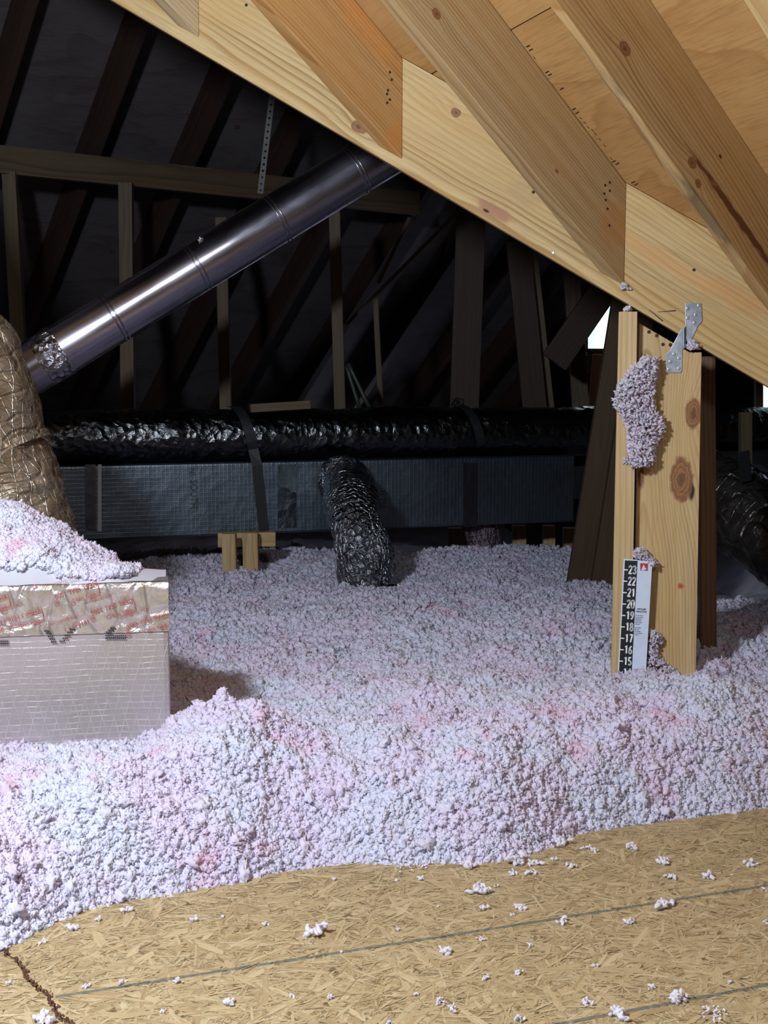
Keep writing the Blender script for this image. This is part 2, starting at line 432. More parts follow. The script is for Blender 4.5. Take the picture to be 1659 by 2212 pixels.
# two dark pencil slashes above the post
for (a, b) in (((1402,669),(1432,694)), ((1421,674),(1460,671))):
    A, B = beam_pt(*a, .0004), beam_pt(*b, .0004); w = (B-A).normalized().cross(Bn)*0.0013
    mesh_obj('pencil_mark', [A-w*.4, B-w, B+w, A+w*.4], [(0,1,2,3)], M_ink, parent=beam)

# ------------------------------------------------------------------ jack rafters
def jack(cutx, ytop, ybot, L, mat_fn, label, start=0.0, right_ext=0.0, fb=None, w=0.038):
    """right face plane passes through the plumb cut seen at cutx"""
    if fb is None: T = beam_pt(cutx, ytop); B = beam_pt(cutx, ybot); B = Vector((T.x, T.y, B.z))
    else: T, B = fb
    # run of the far (left) face until it meets the beam face plane
    P = T + Jl*w
    t = (PB - P).dot(Bn) / Jh.dot(Bn)
    T2 = P + Jd*t; B2 = B + Jl*w + Jd*t
    lift = -0.001
    T, B, T2, B2 = [q + Bn*0.0012 for q in (T, B, T2, B2)]
    T = T + Vector((0,0,lift)); T2 = T2 + Vector((0,0,lift))
    v = [B, B2, T2, T, B+Jd*L, B2+Jd*(L-t), T2+Jd*(L-t), T+Jd*L]
    M = frame_from((B+T)/2, Jd)
    o = mesh_obj('jack_rafter', v, HEX, mat_fn(M, T, Jl), M, bevel=0.0025)
    tag(o, label, 'rafter'); return o, T, B
nJ = Jh.cross(Vector((0,0,1))).normalized()
if nJ.y > 0: nJ = -nJ                                    # right-hand side face normal (towards the camera)
def mk(seed, light, dark, pith, freq, tilt, knots=(), stains=(), warp=0.012):
    def f(M, T, Jl):
        K = [kn(M, px, py, rx, rz, T, nJ) for px, py, rx, rz in knots]; S = []
        for (px, py, rx, rz, c, a) in stains:
            p = loc_in(M, on_plane(px, py, T, nJ)); S.append((p[0], p[1], p[2], rx, 0.03, rz, c, a))
        return wood('jack_rafter_pine', light, dark, pith, freq, tilt, K, seed, warp, stains=S)
    return f
def holes(o, T, pts, r=0.003):
    for px, py in pts: disc('nail', on_plane(px, py, T, nJ), nJ, r, 0.0008, M_hole, o, 8)
# spacing of the cuts measured on the beam
X1 = beam_pt(870, 125); X2 = beam_pt(1353, 395); dS = X2 - X1
H1 = beam_pt(870,125).z - beam_pt(870,345).z
j1, T1, B1 = jack(870, 125, 345, 2.0, mk(2.0, (222,176,112), (176,118,60), (0.02,0.13), 120, 0.03,
     stains=((850,300,.03,.05,(196,128,62),0.6),(800,60,.12,.05,(206,140,74),0.5))),
     'orange toned jack rafter left of centre, ending just above the metal pipe')
holes(j1, T1, ((842,156),(846,172),(838,195),(836,203),(842,215),(836,222)))
j2, T2_, B2_ = jack(1353, 395, 618, 2.2, mk(3.0, (210,180,128), (168,124,70), (0.03,0.14), 150, 0.02,
     knots=((943,30,.013,.009),(1203,370,.006,.004)), stains=((1330,480,.05,.06,(178,122,62),0.45),)),
     'middle jack rafter with a round knot at its top, ending above the post')
holes(j2, T2_, ((1317,394),(1307,400),(1317,412),(1305,418),(1308,432),(1312,451),(1316,487)))
T3 = X2 + dS*1.0; T3b = Vector((T3.x, T3.y, T3.z-H1))
j3, T3_, _ = jack(0,0,0, 2.6, mk(4.0, (218,184,124), (168,118,64), (0.025,0.10), 105, -0.03,
     knots=((1350,105,.016,.012),(1495,352,.013,.010),(1508,396,.010,.008)),
     stains=((1600,480,.22,.010,(96,52,30),0.95),(1330,190,.06,.010,(96,92,84),0.6),(1530,460,.12,.008,(96,84,62),0.7),(1556,338,.006,.004,(60,34,22),1.0)), warp=0.02),
     'wide knotty jack rafter with dark bark streak and wavy waned edge', fb=(T3, T3b))
def wane(o, L):
    M = WM['jack_rafter.002'] if False else WM[o.name]; me = o.data
    T, B = T3_, None
    co = [M @ v.co for v in me.vertices]
    T_ = T3 + Bn*0.0012 + Vector((0,0,-0.001)); B_ = T3b + Bn*0.0012; P_ = T3 + Jl*0.038; t = (PB-P_).dot(Bn)/Jh.dot(Bn); N_ = 110; V = []; F = []
    xs = np.linspace(0, 1, N_+1)
    nz = fbm(np.stack([xs*2.6, xs*0, xs*0], 1), 3.0, 4, 77); n2 = fbm(np.stack([xs*2.6, xs*0, xs*0], 1), 2.2, 4, 97)
    for i, u in enumerate(xs):
        a = Jd*(L*u); c = Jd*(t + (L-t)*u)
        w1 = 0.010+0.012*max(0, nz[i]+.3); w2 = 0.006+0.016*max(0, n2[i]+.4)
        rb, lb = B_+a, B_+Jl*0.038+c
        V += [rb, rb*0.35+lb*0.65 if w1 < 0 else lb - Jl*w1, lb+Vector((0,0,w2*1.6)), T_+Jl*0.038+c, T_+a]
    for i in range(N_):
        p, q = 5*i, 5*i+5
        for j in range(5): F.append((p+j, p+(j+1) % 5, q+(j+1) % 5, q+j))
    F += [(0,1,2,3,4), tuple(5*N_+j for j in range(5))]
    Mi = M.inverted(); m2 = bpy.data.meshes.new('jack_rafter'); m2.from_pydata([tuple(Mi @ v) for v in V], [], F)
    bm = bmesh.new(); bm.from_mesh(m2); bmesh.ops.recalc_face_normals(bm, faces=bm.faces); bm.to_mesh(m2); bm.free()
    m2.materials.append(me.materials[0]); o.data = m2
wane(j3, 2.6)
T4 = X2 + dS*2.05; T4b = Vector((T4.x, T4.y, T4.z-H1))
j4, _, _ = jack(0,0,0, 2.9, mk(5.0, (222,190,132), (176,128,70), (0.02,0.11), 100, 0.02),
     'pale jack rafter cut off by the upper right corner, furthest right of the jacks', fb=(T4, T4b))
T0 = X1 - dS*0.935; T0b = Vector((T0.x, T0.y, beam_pt(430, 82).z))
TT = beam_pt(431, 82); T0 = along(TOPA, td, TT.x)
j0, _, _ = jack(0,0,0, 1.2, mk(6.0, (226,204,160), (176,140,92), (0.02,0.10), 110, 0.03),
     'short end of a split jack rafter at the top left of the beam', fb=(T0, TT))
# layout marks on the sheathing along the second jack
ceil0 = bpy.data.objects['ceiling']
def mark(a, b, w=0.0012):
    A, B = [on_plane(*q, TOPA, nroof) - nroof*0.0008 for q in (a, b)]
    s = (B-A).normalized().cross(nroof)*w
    mesh_obj('layout_mark', [A-s, B-s, B+s, A+s], [(0,1,2,3)], M_ink, parent=ceil0)
for x, y in ((1137,96),(1143,104),(1178,152),(1184,158),(1210,188),(1236,232),(1243,240),(1322,345),(1330,350),(1364,390),(1370,395)):
    mark((x, y+5), (x+8, y+1))
for x, y in ((1152,122),(1252,252),(1261,262),(1268,272),(1277,278),(1284,286),(1293,298),(1304,312),(1318,340)):
    mark((x, y), (x+5, y+5), 0.0009)

# ------------------------------------------------------------------ post under the beam
M_post = wood('post_pine', (218,180,112), (184,134,68), pith=(0.04,-0.04), freq=130, tilt=0.02, seed=5.1,
              knots=((0,0,0,.001,.001,.001),))
def post_local(M, *k): pass
pbT = beam_pt(1446, 760); 
W0 = beam_pt(1381,694); W1 = beam_pt(1490,757); W2 = beam_pt(1516,757); WB0 = beam_pt(1366,1640); WB1 = beam_pt(1500,1640)
gapv = Vector((0,0,-0.004))
pm = frame_from(beam_pt(1440,1100) - Bn*0.019, Vector((0.01,0,-1)), up=Bn)
kp = []
for (px, py, rx, rz) in ((1495,893,.040,.015),(1476,1035,.045,.020)):
    q = loc_in(pm, beam_pt(px, py)); kp.append((q[0], q[1], q[2], rx, rz, .02))
# local frame: x down the post, find which local axis spans the width
q0 = loc_in(pm, beam_pt(1440,1100)); q1 = loc_in(pm, beam_pt(1500,1100))
wide_is_y = abs(q1[1]-q0[1]) > abs(q1[2]-q0[2])
def K(px, py, a, b): 
    q = loc_in(pm, beam_pt(px, py)); return (q[0], q[1], q[2], a, b if wide_is_y else .03, .03 if wide_is_y else b)
M_post = wood('post_pine', (220,192,138), (184,146,90), pith=(-0.045, 0.06) if wide_is_y else (0.06,-0.045), freq=150, tilt=0.05, seed=5.1,
              knots=(K(1497,893,.036,.018), K(1472,1035,.052,.026)),
              stains=tuple((*loc_in(pm, beam_pt(px,py)), a, .03 if not wide_is_y else b, b if not wide_is_y else .03, c, s) for px,py,a,b,c,s in
                           ((1492,1060,.026,.009,(44,28,20),1.0),(1505,890,.020,.007,(50,32,24),1.0),(1470,1266,.007,.008,(176,78,34),0.9),(1385,1030,.03,.008,(110,60,40),0.9))))
vv = [W0+gapv, W1+gapv, W2+gapv, WB1, WB0]
poly = [Vector(p) for p in vv]
n5 = len(poly); v10 = poly + [p - Bn*0.038 for p in poly]
post = mesh_obj('post', v10, [tuple(range(n5)), tuple(range(2*n5-1,n5-1,-1))]+[(i,(i+1)%n5,n5+(i+1)%n5,n5+i) for i in range(n5)], M_post, pm, bevel=0.0018)
tag(post, 'wide pine post board with two big knots standing under the beam', 'post')
for px, py in ((1402,717),(1419,725),(1432,744),(1448,745)):
    disc('nail', beam_pt(px,py,0.0), Bn, 0.004, 0.001, M_hole, post, 10)
disc('nail', beam_pt(1470,1266), Bn, 0.001, 0.0003, M_hole, post, 8)
M_stud = wood('stud_pine', (222,196,144), (198,164,110), pith=(0.1,0.02), freq=90, tilt=0.01, seed=8.2)
OFF = 0.030
SV = [beam_pt(1337,673,OFF), beam_pt(1377,673,OFF), beam_pt(1361,1640,OFF), beam_pt(1316,1640,OFF)]
stud = prism('stud', SV, -Bn*(OFF-0.001)+Bn*0.0, M_stud, Vector((0,0,1)), bevel=0.0015)
tag(stud, 'narrow pine stud nailed to the left front of the post', 'stud')
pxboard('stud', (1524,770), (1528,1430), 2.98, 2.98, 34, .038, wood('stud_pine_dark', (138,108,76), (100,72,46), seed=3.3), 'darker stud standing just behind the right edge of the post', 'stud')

# ------------------------------------------------------------------ hurricane tie
tie = empty('hurricane_tie', beam_pt(1478,730,0.001), 'twisted galvanised steel tie plate joining the post to the beam', 'bracket')
nt = NT('galvanised_steel')
M_galv = nt.fin(nt.mix(nt.smooth(nt.noise(nt.obj, scale=60, detail=3), .4, .65), (0.34,0.38,0.44), (0.46,0.50,0.56)), 0.42, 0.9, nt.bump(nt.noise(nt.obj, scale=200, detail=2), 0.05, 0.0005))
up_ = [(1480,655),(1515,655),(1517,694),(1509,702),(1494,733),(1484,738),(1481,712),(1480,700)]
lo_ = [(1472,711),(1482,714),(1482,750),(1474,755),(1473,801),(1470,805),(1440,805),(1438,766),(1449,754),(1461,730)]
for nm, pl in (('upper_plate', up_), ('lower_plate', lo_)):
    prism(nm, [beam_pt(x,y,0.0012) for x,y in pl], Bn*0.0014, M_galv, Vector((0,0,1)), tie, bevel=0.0003)
fl = [beam_pt(1481.5,704,0.0026), beam_pt(1481.5,752,0.0026), beam_pt(1481.5,750,0.0026)+Bn*.010-Bh*.006, beam_pt(1481.5,712,0.0026)+Bn*.010-Bh*.006]
prism('bent_flange', fl, Bh*0.0014, M_galv, Vector((0,0,1)), tie, bevel=0.0003)
for px, py in ((1485.5,666),(1485.5,687),(1500,697),(1503,680),(1510,660),(1456,765),(1466.5,774),(1448,781),(1444.5,798),(1466.5,796)):
    disc('nail', beam_pt(px,py,0.0026), Bn, 0.0036, 0.0012, M_nail, tie, 12)

# ------------------------------------------------------------------ text helper
def text_mesh(name, s, M, size, mat, parent, sx=1.0, bold=0.0, extrude=0.0002, align='CENTER'):
    cu = bpy.data.curves.new(name, 'FONT'); cu.body = s; cu.size = size; cu.offset = bold; cu.extrude = extrude
    cu.align_x = align; cu.align_y = 'CENTER'; cu.resolution_u = 3
    t = bpy.data.objects.new('t', cu); C.objects.link(t)
    bpy.context.view_layer.update()
    me = bpy.data.meshes.new_from_object(t.evaluated_get(bpy.context.evaluated_depsgraph_get()))
    bpy.data.objects.remove(t); bpy.data.curves.remove(cu)
    me.transform(Matrix.Diagonal((sx,1,1,1))); me.materials.clear(); me.materials.append(mat); me.name = name
    o = bpy.data.objects.new(name, me); return link(o, M, parent)

def arc(cx, cy, rx_, ry_, a0, a1, n=14):
    return [(cx+rx_*math.cos(math.radians(a0+(a1-a0)*i/n)), cy+ry_*math.sin(math.radians(a0+(a1-a0)*i/n))) for i in range(n+1)]
DIG = {'0': [arc(.25,.75,.19,.19,0,180)+arc(.25,.25,.19,.19,180,360)+[(.44,.75)]],
 '1': [[(.10,.78),(.28,.92),(.28,.06)]], '2': [arc(.25,.74,.18,.20,170,-20)+[(.38,.58),(.07,.07),(.45,.07)]],
 '3': [arc(.24,.74,.17,.20,160,-75)+[(.20,.52)], [(.20,.52)]+arc(.24,.28,.19,.22,80,-160)], '4': [[(.36,.06),(.36,.94),(.05,.28),(.48,.28)]],
 '5': [[(.42,.93),(.12,.93),(.10,.54)]+arc(.25,.30,.18,.24,120,-150)], '6': [[(.40,.92),(.20,.78)]+arc(.25,.28,.18,.22,150,510)],
 '7': [[(.06,.93),(.43,.93),(.20,.06)]], '8': [arc(.25,.73,.16,.20,-90,270), arc(.25,.28,.19,.23,90,450)], '9': [[(.10,.08),(.30,.22)]+arc(.25,.70,.18,.22,-30,330)]}
def numeral(s, M, h, mat, parent, sx=1.0, st=0.17):
    V = []; F = []; x0 = -0.58*len(s)/2
    for ch in s:
        for path in DIG[ch]:
            P_ = [Vector(((x0+a+0.04)*h*sx, (b-0.5)*h, 0)) for a, b in path]
            for a, b in zip(P_, P_[1:]):
                if (b-a).length < 1e-7: continue
                n_ = (b-a).normalized(); n_ = Vector((-n_.y, n_.x, 0))*h*st/2; i0 = len(V); V += [a-n_, b-n_, b+n_, a+n_]; F.append((i0,i0+1,i0+2,i0+3))
            for p in P_[1:-1]:
                i0 = len(V); V += [p + Vector((math.cos(k*math.pi/4), math.sin(k*math.pi/4), 0))*h*st/2 for k in range(8)]; F.append(tuple(range(i0, i0+8)))
        x0 += 0.58
    V = [(v.x, v.y, 0) for v in V]
    return mesh_obj('numeral', V, F, mat, M, parent, world=False)
# ------------------------------------------------------------------ depth ruler
M_white = plain('ruler_white_plastic', (0.62,0.70,0.84), 0.35)
M_whitei = plain('ruler_white_ink', (0.85,0.88,0.90), 0.5)
M_blk = plain('ruler_black_ink', (0.006,0.008,0.008), 0.6)
M_redi = plain('ruler_red_ink', (0.45,0.03,0.03), 0.5)
M_gry = plain('ruler_grey_ink', (0.16,0.18,0.22), 0.6)
RO = OFF+0.0015
rTL, rTR, rBL, rBR = beam_pt(1347,1206.5,RO), beam_pt(1409,1213,RO), beam_pt(1331,1520,RO), beam_pt(1391,1525,RO)
ux = (rTR-rTL).normalized(); uy = (rBL-rTL).normalized(); 
ppm = FPX/rTL.y
def rp(px, py, k=0.0): return beam_pt(px, py, RO+0.0012+k)
ruler = prism('depth_ruler', [rTL,rTR,rBR,rBL], Bn*0.0010, M_white, -uy, bevel=0)
tag(ruler, 'white insulation depth ruler with black inch scale fixed to the post stud', 'ruler')
def quad(nm, pts, mat, parent, k=0.0002): return mesh_obj(nm, [rp(x,y,k) for x,y in pts], [tuple(range(len(pts)))], mat, parent=parent)
def rx(y): return (y-1207)/(1455-1207)*-13.0      # lean of the ruler
quad('scale_strip', [(1350+rx(1211),1210.5),(1377.5+rx(1211),1211.5),(1377.5+rx(1518),1518),(1350+rx(1518),1518)], M_blk, ruler)
Mr = Matrix(((-uy).cross(Bn).normalized(), -uy, Bn)).transposed().to_4x4()
for i, num in enumerate(range(23, 12, -1)):
    yy = 1231 + i*24.65
    Mt = Mr.copy(); Mt.translation = rp(1367.5+rx(yy), yy, 0.0006)
    numeral(str(num), Mt, 0.0195, M_whitei, ruler, 0.80)
    quad('tick_mark', [(1348.5+rx(yy),yy-1.6),(1357.5+rx(yy),yy-1.0),(1357.5+rx(yy),yy+1.2),(1348.5+rx(yy),yy+0.8)], M_whitei, ruler, 0.0003)
lg = quad('logo_panel', [(1383,1216.5),(1400,1217.5),(1399.5,1233),(1383,1232)], M_redi, ruler)
quad('logo_shape', [(1385,1231),(1391,1219),(1393,1226),(1397,1228.5),(1391,1232)], M_white, lg, 0.0003)
Mt = Mr.copy(); Mt.translation = rp(1386,1316,0.0003); text_mesh('heading', 'INSTALLERS', Mt, 0.0048, M_blk, ruler, 0.78, 0.0001)
Mt = Mr.copy(); Mt.translation = rp(1386,1321.5,0.0003); text_mesh('heading', 'INSULATION', Mt, 0.0048, M_blk, ruler, 0.80, 0.0001)
for k, s in enumerate(('We certify the', 'R-value meets', 'specification', 'at thickness', 'when settled', 'thickness', '', 'the installer', 'fills this', 'accordingly', 'to the desired', 'R-value')):
    if s:
        yy = 1329+k*3.8; Mt = Mr.copy(); Mt.translation = rp(1373+rx(yy)+6,yy,0.0003)
        text_mesh('small_print', s, Mt, 0.0036, M_gry, ruler, 0.8, align='LEFT')

# ------------------------------------------------------------------ insulation pieces
F_near = fluff_mat('blown_fibreglass', (0.86,0.87,0.99), (0.90,0.82,0.97), (0.90,0.60,0.76), 5.5, 0.57, 0.73)
F_clump = fluff_mat('fibreglass_clump', (0.93,0.89,0.98), (0.94,0.87,0.96), (0.92,0.78,0.88), 30.0)
F_tuft = fluff_mat('loose_fibreglass_tuft', (0.93,0.92,0.98), (0.92,0.88,0.95), (0.90,0.84,0.92), 20.0)
def ico(sub):
    bm = bmesh.new(); bmesh.ops.create_icosphere(bm, subdivisions=sub, radius=1.0)
    v = np.array([p.co[:] for p in bm.verts]); f = np.array([[q.index for q in p.verts] for p in bm.faces]); bm.free(); return v, f
ICO = {s: ico(s) for s in (1,2,3)}
def granule_variants(sub, nvar, amp, seed, freq=1.6):
    v, f = ICO[sub]; out = []
    for k in range(nvar):
        r = 0.62 + amp*(fbm(v+k*11.3, freq, 3, seed+k*7, 0.75))
        out.append(v*np.clip(r, 0.15, 1.7)[:,None])
    return out, f
def np_mesh(name, V, F, mat, M, parent=None, smooth=True):
    me = bpy.data.meshes.new(name); me.vertices.add(len(V)); me.vertices.foreach_set('co', np.asarray(V, np.float32).ravel())
    k = F.shape[1]; me.loops.add(F.size); me.loops.foreach_set('vertex_index', F.astype(np.int32).ravel())
    me.polygons.add(len(F)); me.polygons.foreach_set('loop_start', np.arange(0, F.size, k, dtype=np.int32))
    me.polygons.foreach_set('loop_total', np.full(len(F), k, dtype=np.int32))
    me.update(calc_edges=True); me.validate()
    me.polygons.foreach_set('use_smooth', np.full(len(me.polygons), smooth))
    if mat: me.materials.append(mat)
    o = bpy.data.objects.new(name, me); return link(o, M, parent)
def rot_rand(n, rs):
    q = rs.normal(size=(n,4)); q /= np.linalg.norm(q, axis=1)[:,None]
    w,x,y,z = q.T
    return np.stack([np.stack([1-2*(y*y+z*z),2*(x*y-z*w),2*(x*z+y*w)],-1),np.stack([2*(x*y+z*w),1-2*(x*x+z*z),2*(y*z-x*w)],-1),np.stack([2*(x*z-y*w),2*(y*z+x*w),1-2*(x*x+y*y)],-1)],1)
def scatter(name, P, size, mat, sub=2, seed=1, aniso=(1.3,0.8,0.8), amp=0.5, label=None, cat=None, group=None, kind=None, parent=None):
    """P: world points (n,3); size: radii; builds one mesh of fluffy granules"""
    rs = np.random.RandomState(seed); P = np.asarray(P); c = P.mean(0)
    var, f = granule_variants(sub, 8, amp, seed)
    n = len(P); R = rot_rand(n, rs); idx = rs.randint(0, 8, n)
    VV = np.stack(var)[idx]*np.array(aniso)[None,None,:]*np.asarray(size).reshape(n,1,1)
    VV = np.einsum('nij,nkj->nki', R, VV) + (P-c)[:,None,:]
    F = (f[None] + (np.arange(n)*len(var[0]))[:,None,None]).reshape(-1,3)
    o = np_mesh(name, VV.reshape(-1,3), F, mat, Matrix.Translation(c), parent)
    return tag(o, label, cat, group, kind)

# ---- heightfield of the blown-in layer
DECK = 0.25
eL = on_z(180,1941,DECK); eR = on_z(1659,1745,DECK); ed = (eR-eL).normalized(); en = Vector((-ed.y, ed.x, 0))   # en points away from camera
def edge_dist(x, y): return (x-eL.x)*en.x + (y-eL.y)*en.y
def edge_along(x, y): return (x-eL.x)*ed.x + (y-eL.y)*ed.y
def gauss(x, y, cx, cy, sx, sy): return np.exp(-((x-cx)/sx)**2-((y-cy)/sy)**2)
def height(x, y):
    p = np.stack([x, y, np.zeros_like(x)], 1)
    d = edge_dist(x, y); a = edge_along(x, y)
    spill = 0.05*np.clip(fbm(np.stack([a, a*0, a*0], 1), 3.0, 3, 5)*0.7, -0.25, 1) + 0.10*gauss(a, 0*a, -0.15, 0, 0.10, 1) + 0.045*gauss(a, 0*a, 0.62, 0, 0.12, 1)
    t = np.clip((d + spill)/0.22, 0, 1)
    near = DECK - 0.012 + (0.36-DECK+0.012)*(1-(1-t)**2)
    near = np.where(t <= 0, 0.18, near)
    far = 0.345 + 0.0*x
    w = np.clip((y-2.35)/0.4, 0, 1); w = w*w*(3-2*w)
    h = near*(1-w) + np.minimum(near, far)*w
    crest = (1 - w)*t
    h = h + crest*(0.045*gauss(x, y, -0.28, 2.10, 0.14, 0.16) + 0.030*gauss(x, y, 0.45, 2.45, 0.40, 0.18) + 0.02*gauss(x,y,-0.7,2.0,.25,.2))
    h = h - 0.03*gauss(x, y, -0.28, 2.45, 0.16, 0.15) + 0.035*gauss(x, y, -0.282, 2.13, 0.017, 0.02) + 0.02*gauss(x, y, -0.22, 2.12, 0.05, 0.03)
    h = h + 0.03*gauss(x, y, 0.70, 3.35, 0.5, 0.25) - 0.03*gauss(x, y, 0.9, 2.75, 0.3, 0.12)
    far_drop = np.clip((y-3.7)/0.4, 0, 1)*np.clip((x-0.75)/0.15, 0, 1)
    h = h - 0.16*far_drop
    h = h - 0.25*np.clip((y-4.75)/0.35, 0, 1)*np.clip((1.9-x)/0.4, 0, 1)
    n = 0.016*fbm(p, 3.2, 2, 11) + 0.015*fbm(p, 12, 2, 21) + 0.006*fbm(p, 36, 3, 31)
    h = h + n*np.clip(t*2, 0, 1)
    return h
print('edge', eL, eR)
# box duct footprint is kept clear
BX = dict(p=on_z(0,0,0) if False else None)

def grid_layer():
    ys = [1.35]
    while ys[-1] < 8.2: ys.append(ys[-1] + 0.0042*(ys[-1]/2.0)**1.5)
    ys = np.array(ys); V = []; nx = 330
    xs = np.linspace(-1, 1, nx)
    # true-shape trapezoid: wide enough for side views
    X = xs[None,:]*(0.55 + 0.42*ys[:,None]); Yg = np.repeat(ys[:,None], nx, 1)
    x, y = X.ravel(), Yg.ravel(); z = height(x, y)
    p = np.stack([x, y, z], 1)
    V = p + np.stack([0.004*noise3(p*60, 3), 0.004*noise3(p*60, 4), 0*x], 1)
    i = np.arange(len(ys)-1)[:,None]*nx + np.arange(nx-1)[None,:]
    F = np.stack([i, i+1, i+nx+1, i+nx], -1).reshape(-1,4)
    return V, F
GV, GF = grid_layer()
ins = np_mesh('blown_insulation', GV, GF, F_near, Matrix.Identity(4))
tag(ins, 'deep fluffy layer of pinkish white blown insulation covering the attic floor', 'insulation', kind='stuff')

def sample_points(n, y0, y1, size, seed, pw=1.0):
    rs = np.random.RandomState(seed)
    u = rs.rand(n); y = y0 + (y1-y0)*u**pw; x = (rs.rand(n)*2-1)*(0.39*y+0.22)
    z = height(x, y)
    keep = z > DECK - 0.02; x, y, z = x[keep], y[keep], z[keep]
    z = z + rs.rand(len(x))*size*0.9 - size*0.2
    return np.stack([x, y, z], 1), size*(0.45 + rs.rand(len(x))**2*1.1)
def granule_nodes(name, mat, sub, seed):
    nt = bpy.data.node_groups.new(name, 'GeometryNodeTree')
    nt.interface.new_socket('Geometry', in_out='INPUT', socket_type='NodeSocketGeometry')
    nt.interface.new_socket('Geometry', in_out='OUTPUT', socket_type='NodeSocketGeometry')
    N = nt.nodes.new; L = nt.links.new
    gi, go = N('NodeGroupInput'), N('NodeGroupOutput')
    # loose vertices become points; the surface mesh passes through
    jn = N('GeometryNodeGeometryToInstance')
    for k in range(7):
        ic = N('GeometryNodeMeshIcoSphere'); ic.inputs['Radius'].default_value = 1.0; ic.inputs['Subdivisions'].default_value = sub
        po = N('GeometryNodeInputPosition')
        add = N('ShaderNodeVectorMath'); add.operation = 'ADD'; L(po.outputs[0], add.inputs[0]); add.inputs[1].default_value = (k*7.3+seed, k*3.1, k*1.7)
        nz = N('ShaderNodeTexNoise'); L(add.outputs[0], nz.inputs['Vector']); nz.inputs['Scale'].default_value = 3.0; nz.inputs['Detail'].default_value = 4; nz.inputs['Roughness'].default_value = 0.75
        mr = N('ShaderNodeMapRange'); L(nz.outputs['Fac'], mr.inputs[0]); mr.inputs[1].default_value = 0.32; mr.inputs[2].default_value = 0.68; mr.inputs[3].default_value = 0.12; mr.inputs[4].default_value = 1.85
        sc = N('ShaderNodeVectorMath'); sc.operation = 'SCALE'; L(po.outputs[0], sc.inputs[0]); L(mr.outputs[0], sc.inputs['Scale'])
        ml = N('ShaderNodeVectorMath'); ml.operation = 'MULTIPLY'; L(sc.outputs[0], ml.inputs[0]); ml.inputs[1].default_value = (1.35, 0.75, 0.75) if k % 2 else (1, 0.95, 0.8)
        sp_ = N('GeometryNodeSetPosition'); L(ic.outputs['Mesh'], sp_.inputs['Geometry']); L(ml.outputs[0], sp_.inputs['Position'])
        sm = N('GeometryNodeSetMaterial'); ss = N('GeometryNodeSetShadeSmooth'); L(sp_.outputs[0], ss.inputs[0]); L(ss.outputs[0], sm.inputs[0]); sm.inputs['Material'].default_value = mat
        L(sm.outputs[0], jn.inputs[0])
    ip = N('GeometryNodeInstanceOnPoints')
    sepg = N('GeometryNodeSeparateGeometry'); sepg.domain = 'POINT'
    att = N('GeometryNodeInputNamedAttribute'); att.data_type = 'FLOAT'; att.inputs['Name'].default_value = 'gsize'
    gt = N('FunctionNodeCompare'); gt.data_type = 'FLOAT'; gt.operation = 'GREATER_THAN'; L(att.outputs['Attribute'], gt.inputs['A']); gt.inputs['B'].default_value = 0.0001
    L(gi.outputs[0], sepg.inputs[0]); L(gt.outputs[0], sepg.inputs['Selection'])
    L(sepg.outputs['Selection'], ip.inputs['Points']); L(jn.outputs[0], ip.inputs['Instance']); ip.inputs['Pick Instance'].default_value = True
    ri = N('FunctionNodeRandomValue'); ri.data_type = 'INT'
    ri.inputs['Min'].default_value if False else None
    for s in ri.inputs:
        if s.type == 'INT' and s.name == 'Min': s.default_value = 0
        if s.type == 'INT' and s.name == 'Max': s.default_value = 6
    out_int = [s for s in ri.outputs if s.type == 'INT'][0]
    L(out_int, ip.inputs['Instance Index'])
    rr = N('FunctionNodeRandomValue'); rr.data_type = 'FLOAT_VECTOR'
    vi = [s for s in rr.inputs if s.type == 'VECTOR']; vi[0].default_value = (0,0,0); vi[1].default_value = (6.28,6.28,6.28)
    L([s for s in rr.outputs if s.type == 'VECTOR'][0], ip.inputs['Rotation'])
    L(att.outputs['Attribute'], ip.inputs['Scale'])
    j2 = N('GeometryNodeJoinGeometry'); L(sepg.outputs['Inverted'], j2.inputs[0]); L(ip.outputs[0], j2.inputs[0])
    L(j2.outputs[0], go.inputs[0])
    return nt
def add_points(o, P, S):
    """append granule seeds as loose vertices carrying a size"""
    me = o.data; n0 = len(me.vertices)
    co = np.zeros(n0*3, np.float32); me.vertices.foreach_get('co', co)
    Mi = np.array(WM[o.name].inverted()); Pl = P @ Mi[:3,:3].T + Mi[:3,3]
    me.vertices.add(len(P)); me.vertices.foreach_set('co', np.concatenate([co, Pl.astype(np.float32).ravel()]))
    a = me.attributes.new('gsize', 'FLOAT', 'POINT'); a.data.foreach_set('value', np.concatenate([np.zeros(n0), S]).astype(np.float32))
    me.update()
PA, SA = sample_points(200000, 1.5, 2.9, 0.0043, 1)
PB2, SB = sample_points(120000, 2.6, 5.1, 0.0068, 2)
PC, SCz = sample_points(5000, 1.5, 2.9, 0.008, 5)
P = np.concatenate([PA, PB2, PC]); S = np.concatenate([SA, SB, SCz])

